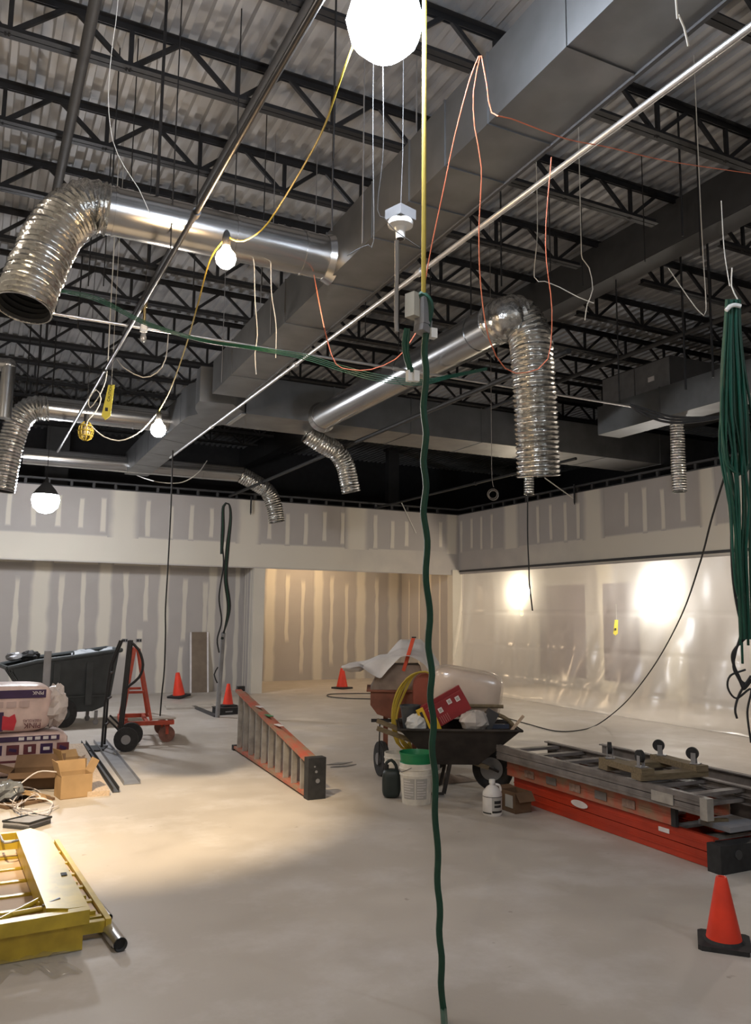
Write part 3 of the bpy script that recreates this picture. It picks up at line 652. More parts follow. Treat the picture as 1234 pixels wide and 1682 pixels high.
# hanger rods dropping from the deck
for px_, py_, dd, r_, lb in (
    (258, 326, 5.75, .012, 'thick hanger rod holding the nearest round duct'), (280, 410, 5.6, .005, 'hanger rod passing in front of the nearest round duct'),
    (183, 330, 6.5, .006, 'hanger rod just right of the large foil elbow'), (215, 300, 6.4, .005, 'hanger rod beside the dangling pale wire at upper left'),
    (385, 360, 6.0, .005, 'hanger rod above the warm bulb'), (145, 470, 8.5, .007, 'hanger rod below the large foil elbow, nearer the brass lamp'),
    (128, 540, 9.5, .01, 'hanger rod behind the left end of the pale conduit'), (60, 650, 12.2, .012, 'middle of three hanger rods above the left foil elbow'),
    (43, 650, 12.4, .012, 'leftmost of three hanger rods above the left foil elbow'), (86, 650, 12.5, .012, 'rightmost of three hanger rods above the left foil elbow'),
    (170, 470, 8, .006, 'hanger rod behind the nearest round duct at its left'), (318, 470, 7.5, .006, 'hanger rod under the middle of the nearest round duct'),
    (545, 380, 5.3, .006, 'hanger rod at the collar of the nearest round duct'), (548, 260, 5.3, .005, 'hanger rod between the string light cable and the trunk duct'),
    (707, 560, 7.5, .006, 'hanger rod just right of the power drop'), (824, 470, 7.4, .008, 'hanger rod above the bend of the tall flex duct'),
    (774, 520, 8.2, .007, 'hanger rod holding the round duct in mid picture'), (905, 480, 8.4, .006, 'hanger rod right of the tall flex duct bend'),
    (958, 470, 8.9, .006, 'hanger rod beside the crooked wire left of the beam'), (1018, 665, 9.6, .009, 'long hanger rod left of the duct on the right'),
    (1122, 388, 7.2, .01, 'hanger rod crossing the orange cable at upper right'), (1127, 640, 9.3, .013, 'long hanger rod holding the duct on the right'),
    (1152, 420, 7.2, .008, 'hanger rod right of the one crossing the orange cable'), (1172, 620, 8.9, .014, 'thickest hanger rod next to the green cable bundle'),
    (1060, 430, 8, .005, 'faint hanger rod before the beam at right'), (600, 560, 9, .006, 'hanger rod behind the sprinkler pipe in mid picture'),
    (655, 600, 9, .006, 'hanger rod left of the power drop plugs'), (430, 470, 7.2, .005, 'hanger rod behind the two crooked wires'), (475, 640, 11, .006, 'hanger rod above the cross duct at its left end')):
    b = atd(px_, py_, dd)
    solo('hanger_rod', MB().cyl(b, (b.x, b.y, ZDECK), r_, n=6), mat_black, lb, 'rod', 'hanger rods below the roof deck')
for k, (px_, py_) in enumerate(((412, 842), (944, 825))):
    b = aty(px_, py_, YB-.06) if k == 0 else atx(px_, py_, XR-.05)
    solo('drop_rod', MB().cyl(b, b+Vector((0, 0, .35)), .018, n=8).cyl(b-Vector((0, 0, .05)), b, .004, .018, n=8), mat_black, ('short black sprinkler drop against the back bulkhead', 'short black sprinkler drop against the right bulkhead')[k], 'sprinkler')

# ================================================================== LOOSE WIRES
def deck(pts): return [Vector((pts[0].x, pts[0].y, ZDECK)), Vector((pts[0].x, pts[0].y, pts[0].z+.6))]+pts
def wire(name, label, pts, r, m_, cat='wire'): return solo(name, MB().tube(pts, r, 6, .06), m_, label, cat, None, True)
K = 3.45
wire('orange_cable', 'orange cable hanging from the trunk duct edge down past the lampholder', path(K, (787, 92), (772, 130), (748, 220), (727, 320), (708, 410), (694, 490)), .0024, mat_orange_wire)
wire('orange_cable', 'orange cable loop hanging from the trunk duct and rising again', path(K, (789, 92), (778, 150), (780, 210), (791, 275), (787, 380), (790, 470), (803, 555), (830, 605, 3.5), (865, 612, 3.6), (900, 590, 3.7), (907, 510, 3.7), (898, 430, 3.7), (897, 370, 3.7), (906, 258, 3.7)), .0024, mat_orange_wire)
wire('orange_cable', 'orange cable draped to the right across the roof', path(K, (791, 92), (800, 140), (808, 185), (840, 195), (930, 228, 3.8), (1000, 242, 4.2), (1100, 265, 4.8), (1240, 286, 5.5)), .0028, mat_orange_wire)
wire('orange_cable', 'orange cable hanging below the collar of the nearest round duct', [aty(516, 452, 5.5)]+path(4.6, (527, 510), (538, 560), (552, 598), (575, 607), (610, 607), (650, 590), (672, 565), (690, 535)), .0032, mat_orange_wire)
wire('pale_wire', 'pale wire dangling before the joists at upper left', deck(path(4.5, (193, 10), (184, 80), (178, 160), (185, 230), (205, 275), (228, 310), (248, 355))), .002, mat_wire)
wire('pale_wire', 'pale wire dropping from the brightest lamp to the trunk duct edge', path(3.5, (629, 100), (630, 200), (629, 260), (620, 345), (632, 358), (648, 378), (690, 407)), .002, mat_greywire)
wire('pale_wire', 'pale wire falling along the trunk duct to its lower edge', deck(path(3.9, (613, 160), (613, 260), (614, 395), (605, 402), (590, 408), (570, 420))), .0018, mat_greywire)
wire('pale_wire', 'left of two crooked pale wires under the nearest round duct', [aty(*p, 5.5) for p in ((416, 425), (418, 440), (419, 490), (423, 550), (419, 580), (421, 615))], .0035, mat_wire)
wire('pale_wire', 'right of two crooked pale wires under the nearest round duct', [aty(*p, 5.5) for p in ((445, 430), (446, 480), (452, 520), (454, 545), (453, 588))], .0035, mat_wire)
wire('pale_wire', 'crooked pale wire ending in mid air left of the beam', deck(path(6.5, (955, 400), (957, 425), (968, 440), (974, 475), (965, 500), (961, 526))), .004, mat_wire)
wire('pale_wire', 'crooked pale wire branching left beside the tall flex duct', deck(path(6.4, (883, 380), (878, 455), (895, 462), (920, 472), (950, 488), (976, 498))), .0035, mat_wire)
wire('pale_wire', 'bent pale wire hooked beside the green cable bundle', deck(path(6.5, (1152, 360), (1156, 430), (1160, 510), (1150, 513), (1125, 480), (1098, 440))), .004, mat_wire)
wire('pale_wire', 'short pale wire end at the top right', deck(path(2.6, (1111, 4), (1115, 25), (1124, 45), (1131, 76))), .0035, mat_wire)
wire('string_light_cable', 'yellow cord running from the brightest lamp down to the warm bulb', [P1+Vector((0, 0, .28))]+path(4, (578, 80, 3.45), (553, 150, 3.6), (534, 205, 3.8), (505, 262, 4.1), (455, 345, 4.6), (430, 378, 4.7), (400, 396, 4.85), (380, 392, 4.9))+[P2+Vector((0, 0, .16))], .0048, mat_yellow_cord, 'cord')
wire('string_light_cable', 'yellow cord running from the warm bulb to the neutral white bulb', [P2+Vector((0, 0, .14))]+path(5, (345, 428, 5.2), (325, 500, 5.8), (305, 570, 6.6), (280, 640, 7.4))+[P3+Vector((0, 0, .19))], .0055, mat_yellow_cord, 'cord')
wire('pale_wire', 'white wire sagging from the neutral bulb to the caged bulb', [P3+Vector((0, 0, .19))]+path(8, (235, 705), (215, 718), (195, 724), (170, 717), (150, 700)), .006, mat_wire)
wire('pale_wire', 'white wire sagging from the neutral bulb over the branch duct end', [atz(225, 781, 4.17)]+path(12, (245, 788), (270, 793), (300, 792), (325, 777))+[atz(340, 757, 4.0)], .007, mat_wire)
wire('pale_wire', 'white wire looping under the joists beside the brass stem', [aty(277, 546, 6.85)]+path(6.5, (272, 590), (258, 612), (235, 620), (205, 605))+[atz(192, 590, 3.95)], .0045, mat_wire)
wire('pale_wire', 'coiled pale wire around the far end of the long thin pipe', deck([atz(176, 610, 3.95)])+path(8, (168, 640), (160, 655), (148, 670), (146, 655), (158, 640), (166, 655), (158, 675), (145, 690), (142, 700)), .005, mat_wire)
wire('black_cable', 'thin black cable hanging down to the orange drywall cart', path(10.4, (284, 740), (281, 830), (276, 930), (272, 1000), (272, 1040), (270, 1100), (266, 1140), (263, 1176)), .010, mat_rubber, 'cable')
wire('black_cable', 'thin black cable dangling in front of the plastic sheeting', path(9.3, (867, 812), (867, 880), (869, 930), (870, 960), (875, 1003)), .008, mat_rubber, 'cable')
wire('black_cable', 'long black cable sweeping down across the plastic sheeting to the floor', path(7, (1196, 765, 5.2), (1170, 850, 6), (1150, 925, 7), (1120, 1010, 8.5), (1080, 1085, 10.1), (1040, 1140, 11.4), (1012, 1168, 12.1))+[atz(982, 1190, .014), atz(955, 1199, .012), atz(915, 1201, .012), atz(870, 1190, .012), atz(835, 1180, .012)], .008, mat_rubber, 'cable')
wire('floor_cable', 'dark cable looping on the niche floor', [atz(*p, .012) for p in ((610, 1148), (570, 1147), (540, 1144), (545, 1140), (600, 1139), (640, 1140))], .010, mat_beam, 'cable')
pp = path(9, (810, 800), (815, 806), (816, 815), (810, 820), (804, 815), (805, 806), (810, 800))
solo('wire_coil', MB().tube(deck(path(9, (808, 770), (809, 790), (811, 800))), .003, 6).ring(atd(810, 812, 9), fwd, .06, .004).ring(atd(810, 812, 8.97), fwd, .045, .004).ring(atd(811, 814, 8.98), fwd, .053, .004), mat('dull_wire', (.2, .18, .16), .6), 'small coil of wire hung in the dark above the corner', 'wire', None, True)

wire('brace_wire', 'thin white brace wire slanting down to the right bulkhead', [atx(895, 785, 9.6), atx(944, 820, XR-.02)], .010, mat_wire)
wire('brace_wire', 'thin white brace wire slanting down against the back bulkhead', [aty(660, 826, YB-.05), aty(680, 868, YB-.03), aty(684, 876, YB-.04)], .010, mat_wire)
# green hose drop with its electrical box
dh = 3.34
t = thing('power_drop', 'yellow rod with a pale electrical box and grey cover hanging in mid picture', 'power drop', atd(690, 520, dh))
part('rod', MB().cyl(atd(696, 485, dh), atd(696, 485, dh)+Vector((0, 0, 2.75)), .010, n=8), mat_yellow_cord, t, True)
b0 = atd(681, 503, dh)
part('box', MB().box(b0, (.062, .05, .10), Matrix.Rotation(.35, 3, 'Z')), mat('pale_box', (.46, .44, .38), .6), t)
part('side_box', MB().box(atd(694, 512, dh), (.04, .05, .11), Matrix.Rotation(.35, 3, 'Z')), mat_grey, t)
part('cover', MB().box(atd(695, 536, dh), (.055, .05, .06), Matrix.Rotation(.35, 3, 'Z') @ Matrix.Rotation(.15, 3, 'Y')), mat_grey, t)
part('outlet', MB().box(atd(711, 548, dh), (.028, .03, .04)), mat_white, t)
part('armoured_cable', MB().tube([atd(652, 395, dh), atd(652, 450, dh), atd(651, 520, dh), atd(652, 545, dh)], .009, 8), mat_grey, t, True)
part('lead', MB().tube(path(dh, (668, 540), (664, 565), (668, 590), (676, 612)), .011, 8).tube(path(dh, (672, 540), (670, 580), (680, 615)), .006, 6), mat_green, t, True)
for k in range(2): part('plug', MB().box(atd(673+k*10, 618, dh), (.024, .024, .045)), mat_white, t)
wire('green_hose', 'thick dark green hose hanging from the box straight to the floor',
     path(dh, (686, 492), (692, 484), (702, 490), (708, 505), (703, 530), (699, 555), *[(698+max(0, (y_-840))*.036+(2.4 if y_ < 1250 else 1.5)*math.sin(y_/15.5+.8*math.sin(y_/61)), y_) for y_ in range(580, 1660, 22)])+[atz(731, 1692, .016), atz(735, 1722, .016)], .0145, mat_green, 'hose')
t = thing('cable_run', 'sagging bundle of green cables strung along the pale conduit', 'cables', atd(560, 610, 6))
for k in range(5):
    o_ = k*4
    if k < 4: part('strand', MB().tube(path(6.2, (90, 474+o_*.3, 6.0), (160, 488+o_*.6), (240, 528+o_*.5), (330, 556+o_*.4), (420, 570+o_*.4, 5.6), (500, 582+o_*.7, 5.6), (560, 600+o_*.8, 5.6), (620, 615+o_*.9, 5.5), (690, 624+o_*.7, 5.5), (740, 616+o_*.4, 5.6), (800, 604+o_*.3, 6)), .0036, 6), mat_green, t, True)
t = thing('cable_run', 'sagging bundle of black cables on the end of the conduit at right', 'cables', atd(1120, 690, 6.4))
for k in range(3):
    part('strand', MB().tube(path(6.4, (1035, 665), (1060, 672+k*5), (1100, 684+k*5), (1150, 686+k*3), (1205, 682), (1240, 676)), .010, 6), mat_rubber, t, True)
# hanging bundle of green cables at the right edge
db = 4.6
t = thing('cable_bundle', 'big hanging bundle of green cables at the right edge', 'cables', atd(1210, 860, db))
rr = random.Random(4)
for k in range(30):
    a = rr.uniform(-1, 1); e = rr.uniform(-.05, .05); L_ = rr.choice((760, 800, 980, 1050, 1060, 1090))
    pts = [(1205+a*12, 492), (1204+a*14, 540), (1205+a*20, 600), (1208+a*27+rr.uniform(-4, 4), 680), (1212+a*28+rr.uniform(-5, 5), 740)]
    if L_ > 800: pts += [(1219+a*20+rr.uniform(-4, 4), 830), (1219+a*17, 900), (1222+a*15, 960), (1226+a*14, L_)]
    else: pts += [(1212+a*22, 765), (1218+a*5, 780)]
    part('strand', MB().tube([atd(x_, y_, db+e) for x_, y_ in pts], .0075, 6, .08), mat_gcable if k % 4 else mat_green, t, True)
for k in range(6):
    part('loose_loop', MB().tube([atd(1218+k*3, 1040, db), atd(1208-k, 1075, db), atd(1206+k*2, 1100+k*3, db), atd(1222, 1122+k*2, db), atd(1236, 1116, db+.05)], .007, 6, .015), mat_rubber, t, True)
part('loose_loop', MB().tube(path(db, (1215, 760), (1203, 850), (1203, 930), (1210, 990), (1222, 1040)), .008, 6), mat_rubber, t, True)
part('loose_loop', MB().tube(path(db, (1225, 1100), (1200, 1110), (1196, 1130), (1210, 1147), (1234, 1132), (1228, 1170), (1234, 1220)), .006, 6, .015), mat_rubber, t, True)
part('loose_loop', MB().tube(path(db, (1234, 1110), (1215, 1140), (1208, 1165), (1211, 1180)), .007, 6, .015), mat_rubber, t, True)
part('tie', MB().tube(path(db-.06, (1193, 510), (1200, 503), (1208, 501), (1217, 503)), .012, 8), mat_white, t, True)
part('hook', MB().tube(path(db, (1203, 440), (1202, 470), (1212, 492)), .004, 6), mat_wire, t, True)
part('hook', MB().tube([atd(1199, 470, db), atd(1190, 410, db+.1), Vector(atd(1185, 330, db+.2))], .003, 6), mat_wire, t, True)
# black cable loops and the pipe they feed, left of the niche
dk = 12.2
t = thing('cable_loop', 'long loop of black and green cables hung before the recess', 'cables', atd(370, 950, dk))
for k in range(3):
    part('strand', MB().tube(path(dk, (366-k*1, 1050), (374+k*2, 1000), (369+k*2, 950), (372+k*2, 900), (378+k, 850), (376, 828), (368-k, 832), (368-k*2, 870), (365-k, 910)), .014, 6), mat_green if k == 1 else mat_rubber, t, True)
part('strand', MB().tube(path(dk, (366, 900), (367, 930), (360, 980), (364, 1020), (357, 1050), (360, 1072)), .012, 6), mat_rubber, t, True)
part('strand', MB().tube(path(dk, (358, 1096), (352, 1108), (357, 1122)), .010, 6), mat_rubber, t, True)
pipe('grey conduit stub standing on the floor and feeding the hanging cables', atz(357, 1178, 0), atd(367, 1040, dk), .035, mat_grey, (), 'conduit_stub')

# ================================================================== PLASTIC SHEETING
def sheet(u, v):
    y = 16.15-14.0*u; z = (ZB-.03)*(1-v)
    bulge = .52*(v**2.2); fold = 0
    for y0, w_, amp, ph in ((15.6, .22, .10, .3), (13.9, .5, .05, .9), (12.1, .28, .10, 1.3), (11.5, .22, .09, 1.7), (10.9, .3, .10, 1.5), (10.2, .25, .09, 1.2), (9.2, .3, .07, 1.2), (7.5, .6, .08, 1.0), (5.5, .5, .08, 1), (3.5, .5, .08, 1)):
        yy = y0-ph*(1-v)*.9*(1 if y0 < 14 else -.35)
        fold += amp*math.exp(-((y-yy)/w_)**2)*(.15+v*(1.6-v)) 
    wav = .012*math.sin(y*7+3*v)+.006*math.sin(y*17+9*v)
    cr = sum(.012*math.exp(-((v-c_)/.008)**2) for c_ in (.36, .62, .86))
    if v > .985: return Vector((XR+.05-bulge-fold-.08*(v-.985)/.015, y, .012))
    return Vector((XR+.06-bulge-fold-wav*(.3+v)-cr, y, max(.012, z)))
solo('plastic_sheeting', MB().grid(sheet, 200, 70), plastic_sheet, 'translucent plastic sheeting hung across the right-hand opening down to the floor', 'sheeting', None, True, 3.0)

# ================================================================== TRAFFIC CONES
def make_cone(label, pos, h, base, lean=None, rotz=0.2, pile=False):
    t = thing('traffic_cone', label, 'traffic cone', pos, rotz, 'orange traffic cones')
    hb = base*.09
    part('base', MB().prism([(sx*base/2, sy*base/2, 0) for sx, sy in ((-.85, -1), (.85, -1), (1, -.85), (1, .85), (.85, 1), (-.85, 1), (-1, .85), (-1, -.85))], (0, 0, hb)).lathe([(base*.40, hb), (base*.36, hb+.012)], (0, 0, 0), n=20), mat_rubber, t, False, True)
    c = MB().lathe([(base*.36, hb), (base*.345, hb+.012), (base*.33, hb+.03), (base*.115, h-.01), (base*.10, h), (base*.07, h), (base*.065, h-.03)], (0, 0, 0), n=24)
    part('cone', c, mat_cone, t, True, True)
    return t
make_cone('near orange traffic cone at the lower right corner', atz(1190, 1552, 0), .33, .25, rotz=.75)
make_cone('orange traffic cone standing on a black box beside the conduit stub', atz(374, 1171, 0)+Vector((0, 0, .11)), .36, .25, rotz=.1)
make_cone('orange traffic cone inside the drywall niche', atz(562, 1131, 0), .44, .36, rotz=.4)
lc = make_cone('leaning orange traffic cone by the recess wall', atz(290, 1145, 0)+Vector((0, -.2, 0)), .46, .34, rotz=.6)
lc.rotation_euler = (0, -.14, .6); lc.location.z += .025
b = atz(374, 1172, 0)
t = thing('black_box', 'black crate under the cone beside the conduit stub', 'box', b)
part('body', MB().box((b.x, b.y, .05), (.40, .34, .10), Matrix.Rotation(.1, 3, 'Z')), mat_rubber, t)
part('lid', MB().box((b.x, b.y, .104), (.42, .36, .012), Matrix.Rotation(.1, 3, 'Z')), mat_blackprint, t)
part('label', MB().box((b.x-.03, b.y-.175, .05), (.12, .006, .02), Matrix.Rotation(.1, 3, 'Z')), mat_grey, t)

# ================================================================== LEFT SIDE
# tilt truck
def rotz(a): return Matrix.Rotation(a, 3, 'Z')
t = thing('tilt_truck', 'dark grey plastic tilt truck full of rubbish by the left wall', 'cart', (1.30, 12.9, 0), .10); t.scale = (.9, 1, 1)
wd = .82
prof = [(-.82, .86), (-.60, .52), (-.36, .26), (-.05, .20), (.45, .20), (.62, .26), (.72, .42), (.80, 1.06)]
fr = [(x_, -wd/2+.10*(1-min(1, (z_-.2)/.7)), z_) for x_, z_ in prof]; bk = [(x_, wd/2-.10*(1-min(1, (z_-.2)/.7)), z_) for x_, z_ in prof]
mb = MB(); n = len(prof)
mb.add(fr+bk, [tuple(range(n)), tuple(range(2*n-1, n-1, -1))]+[(i, n+i, n+i+1, i+1) for i in range(n-1)])
hop = part('hopper', mb, mat_truck, t, False, True)
rimp = [(-.87, .845), (-.45, .93), (.1, .985), (.83, 1.07)]
rm = MB()
for s_ in (-1, 1): rm.sweep([Vector((x_, s_*wd/2, z_)) for x_, z_ in rimp], .032, 8)
rm.sweep([Vector((.83, -wd/2, 1.07)), Vector((.83, wd/2, 1.07))], .032, 8).sweep([Vector((-.87, -wd/2, .845)), Vector((-.87, wd/2, .845))], .032, 8)
part('rim', rm, mat_truck, t, True, True)
for k in range(4): part('rib', MB().bar((-.78+k*.0, -.32+k*.21, .80), (-.42, -.28+k*.19, .32), .05, .05), mat_truck, t, False, True)
for x_ in (-.15, .35): part('side_rib', MB().box((x_, -wd/2+.02, .6), (.10, .03, .6)), mat_truck, t, False, True)
part('seam_line', MB().box((.2, -wd/2+.045, .42), (.95, .02, .02)), mat_truck, t, False, True)
for s_ in (-1, 1):
    wh = part('wheel', MB().cyl((.0, s_*.36-.035, .19), (.0, s_*.36+.035, .19), .19, n=28).ring((0, s_*.36, .19), (0, 1, 0), .165, .035, 28, 8), mat_rubber, t, True, True)
    part('hub', MB().cyl((.0, s_*.36-.045, .19), (.0, s_*.36+.045, .19), .08, n=16), mat_truck, wh, True, True)
    part('caster_leg', MB().box((.52, s_*.26, .10), (.05, .03, .2)).cyl((.52, s_*.26-.02, .04), (.52, s_*.26+.02, .04), .04), mat_grey, t, False, True)
part('axle', MB().cyl((0, -.36, .19), (0, .36, .19), .02), mat_grey, t, True, True)
def crumple(name, label, c, r, m_, cat, seed, sz=(1, 1, .7)):
    return solo(name, MB().blob(c, r*sz[0], r*sz[1], r*sz[2], 14, 8, .22, None, seed), m_, label, cat)
q = aty(45, 1066, 13.0)
crumple('rubbish_bag', 'crumpled black rubbish on top of the tilt truck', (q.x+.04, 13.0, .98), .13, mat_rubber, 'rubbish', 3, (1, .8, .6))
crumple('rubbish_bag', 'crumpled clear wrap beside the black rubbish on the tilt truck', (q.x-.16, 13.0, .97), .10, mat_grey, 'rubbish', 4, (1.2, .8, .6))
t = thing('rubbish_heap', 'pale crumpled sheet lying inside the far end of the tilt truck', 'rubbish', (1.8, 12.95, .9))
part('sheet', MB().grid(lambda u, v: Vector((1.45+.6*u, 12.65+.6*v, 1.0+.05*u+.06*math.sin(u*9+v*4)*math.sin(v*7))), 14, 14), mat('pale_sheet', (.30, .32, .34), .5), t, True)

# insulation bales
def bale(name, label, x0, x1, y0, y1, z0, z1, seed):
    rr_ = random.Random(seed); t_ = thing(name, label, 'insulation', ((x0+x1)/2, (y0+y1)/2, z0))
    def fn(nu, nv):
        pass
    mb_ = MB(); c = Vector(((x0+x1)/2, (y0+y1)/2, (z0+z1)/2)); mb_.blob(c, (x1-x0)/2*1.0, (y1-y0)/2, (z1-z0)/2, 40, 22, .008, None, seed, .32)
    part('wrap', mb_, mat_bale, t_, True, ang=1.0); return t_
BX1 = .97; BY = 9.0
lo = bale('insulation_bale', 'lower pink insulation bale printed with a row of dark icons', -.45, BX1+.06, BY, BY+.62, 0, .43, 2)
up = bale('insulation_bale', 'upper pink insulation bale with purple upside-down lettering', -.50, BX1-.12, BY+.02, BY+.60, .425, .90, 5)
yf = BY-.004
def patch(t_, x0, x1, z0, z1, m_, name, y=yf, th=.006): return part(name, MB().box2((x0, y, z0), (x1, y+th, z1)), m_, t_)
patch(lo, -.4, BX1-.04, .35, .40, mat_purple, 'print_band')
ic = [(-.33+.155*k) for k in range(9)]
for k, x_ in enumerate(ic):
    s_ = patch(lo, x_, x_+.115, .225, .32, mat_purple if k in (4, 7) else mat_maroon, 'icon')
    part('pictogram', MB().box((x_+.057, yf-.003, .272), (.05+.01*(k % 3), .004, .03), Matrix.Rotation((-.6, .7, 0, .3, 0, .2, 1.5, 0, .4)[k], 3, 'Y')), mat_whiteprint if k % 3 != 2 else mat_purple, s_)
patch(lo, -.38, BX1-.06, .15, .172, mat_maroon, 'print_stripe')
for k in range(5): patch(lo, BX1-.42+.075*k, BX1-.37+.075*k, .362, .392, mat_whiteprint, 'print_mark', yf-.003)
yu = BY+.012
patch(up, -.42, BX1-.19, .77, .85, mat_purple, 'print_band', yu); text('lettering', 'PINK', .05, mat_whiteprint, up, (BX1-.21, yu-.003, .835), (-1, 0, 0), (0, 0, -1))
patch(up, -.42, .40, .455, .64, mat_purple, 'print_block', yu)
text('lettering', '2x4', .085, mat_whiteprint, up, (.33, yu-.003, .63), (-1, 0, 0), (0, 0, -1)); text('lettering', 'UN', .085, mat_whiteprint, up, (.31, yu-.003, .53), (-1, 0, 0), (0, 0, -1))
part('print_flash', MB().prism([(.39, yu-.001, .47), (.50, yu-.001, .46), (.52, yu-.001, .55), (.50, yu-.001, .62), (.45, yu-.001, .59), (.39, yu-.001, .605)], (0, .006, 0)), mat_redprint, up)
for k, (s_, sz_, z_) in enumerate((('PINK', .075, .525), ('FIBERGLAS', .036, .56))): text('lettering', s_, sz_, mat_maroon, up, (BX1-.22, yu-.003, z_), (-1, 0, 0), (0, 0, -1))
for k in range(4): patch(up, .18+k*.12, .27+k*.12, .68, .74, mat('pale_print', (.50, .38, .36), .5), 'picture', yu)
solo('torn_wrap', MB().blob((BX1-.08, BY+.25, .66), .12, .22, .21, 14, 10, .16, None, 8), mat('torn_wrap', (.60, .54, .52), .35, bump=.4, bscale=12), 'torn clear wrap hanging off the end of the upper insulation bale', 'wrap')
q = aty(79, 1075, 9.75)
t = thing('metal_stud', 'short pale stud standing upright behind the insulation bales', 'stud', (q.x, 9.78, 0))
part('web', MB().box2((q.x-.035, 9.76, 0), (q.x+.035, 9.77, 1.20)), mat_grey, t); part('flange', MB().box2((q.x-.037, 9.75, 0), (q.x-.033, 9.79, 1.2)).box2((q.x+.033, 9.75, 0), (q.x+.037, 9.79, 1.2)), mat_grey, t)

# open cardboard boxes and rubbish in front
def carton(name, label, pos, wx, wy, h, rz, m_, flaps=((1, 0, .9), (-1, 0, .7), (0, -1, -.5), (0, 1, 1.1)), open_=True):
    t_ = thing(name, label, 'box', pos, rz); th = .006
    part('bottom', MB().box((0, 0, th/2), (wx, wy, th)), m_, t_, False, True)
    for sx in (-1, 1): part('side', MB().box((sx*(wx/2-th/2), 0, h/2), (th, wy-.002, h-.001)), m_, t_, False, True)
    for sy in (-1, 1): part('side', MB().box((0, sy*(wy/2-th/2), h/2), (wx, th, h-.001)), m_, t_, False, True)
    for fx, fy, a in flaps:
        L_ = (wx if fx else wy)*.45; d_ = Vector((fx*math.cos(a), fy*math.cos(a), math.sin(a)))
        p_ = Vector((fx*wx/2, fy*wy/2, h)); e_ = Vector((fy, -fx, 0))*((wy if fx else wx)/2)
        e_ = Vector((0, wy/2, 0)) if fx else Vector((wx/2, 0, 0)); nn = d_.cross(e_).normalized()*.005
        part('flap', MB().prism([p_-e_, p_+e_, p_+e_*.96+d_*L_, p_-e_*.96+d_*L_], nn), m_, t_, False, True)
    return t_
q = atz(122, 1312, 0)
carton('cardboard_box', 'open tan cardboard box nearest the wooden plank', (q.x, q.y+.12, 0), .27, .22, .20, .15, mat_card, ((1, 0, 1.1), (-1, 0, 1.3), (0, 1, 1.3)))
q = atz(70, 1296, 0)
carton('cardboard_box', 'open dark cardboard box in front of the insulation bales', (q.x-.04, q.y+.15, 0), .46, .30, .15, -.2, mat_card_dark, ((1, 0, .5), (-1, 0, .3), (0, -1, -.2), (0, 1, .9)))
q = atz(148, 1285, 0)
carton('cardboard_box', 'upright cardboard carton behind the tan box', (q.x-.16, q.y+.22, 0), .24, .18, .20, .35, mat_card, ((-1, 0, 1.3), (0, 1, .9)))
t = thing('flat_carton', 'flattened grey carton lying among the white wires', 'box', atz(45, 1315, 0))
q = atz(35, 1318, .0)
part('sheet', MB().box((q.x, q.y, .012), (.45, .3, .02), Matrix.Rotation(.5, 3, 'Z')), mat_card_dark, t); part('flap', MB().box((q.x+.1, q.y+.05, .05), (.3, .2, .006), Matrix.Rotation(.3, 3, 'Y')), mat_card, t)
crumple('rubbish_bag', 'crumpled clear wrap on the floor at the left edge by the white wires', tuple(atz(12, 1300, .10)), .12, mat('crumpled_wrap', (.16, .17, .18), .25, bump=.5, bscale=20), 'rubbish', 9)
rr = random.Random(21)
for k in range(7):
    pts = [];  a = rr.uniform(0, 6)
    cx_, cy_ = rr.uniform(10, 62), rr.uniform(1302, 1326)
    for j in range(7):
        pts.append(atz(max(-20, cx_+38*math.cos(a+j*.8)*rr.uniform(.5, 1)), cy_+14*math.sin(a+j*.8), .02+.05*rr.random()*(j % 2)+.10*(1 if k < 3 and j == 3 else 0)))
    solo('white_wire', MB().tube(pts, .005, 6, .05), mat_whiteprint, 'loose white wire tangled on the floor before the open boxes', 'wire', 'white wires tangled on the floor', True)
solo('white_wire', MB().tube([atz(0, 1308, .03), atz(30, 1290, .12), atz(62, 1268, .2), atz(96, 1268, .22)], .006, 6), mat_whiteprint, 'white wire arching up to the rim of the tan box', 'wire', None, True)

# planks and studs on the floor
def plank(label, name, p, q, wd_, th, m_, cat='plank'):
    p = Vector(p); q = Vector(q); up_ = Vector((0, 0, th/2)); return solo(name, MB().bar(p+up_, q+up_, wd_, th), m_, label, cat)
plank('wide pale wooden plank lying between the tan box and the steel studs', 'wooden_plank', (1.17, 7.86, 0), (1.28, 10.7, 0), .19, .045, mat_plank)
t = thing('steel_track', 'dark steel track lying along the wooden plank', 'stud', (1.36, 9.3, 0))
part('web', MB().bar((1.335, 7.95, .004), (1.41, 10.9, .004), .06, .006), mat_beam, t); part('flange', MB().bar((1.31, 7.95, .025), (1.385, 10.9, .025), .005, .05).bar((1.362, 7.95, .025), (1.437, 10.9, .025), .005, .05), mat_beam, t)
t = thing('steel_stud', 'grey steel stud lying on the floor below the hand truck', 'stud', (1.55, 9.6, 0))
part('web', MB().bar((1.53, 8.25, .004), (1.62, 11.0, .004), .15, .006), mat_grey, t); part('flange', MB().bar((1.607, 8.25, .02), (1.697, 11.0, .02), .004, .04).bar((1.455, 8.25, .02), (1.545, 11.0, .02), .004, .04), mat_grey, t)
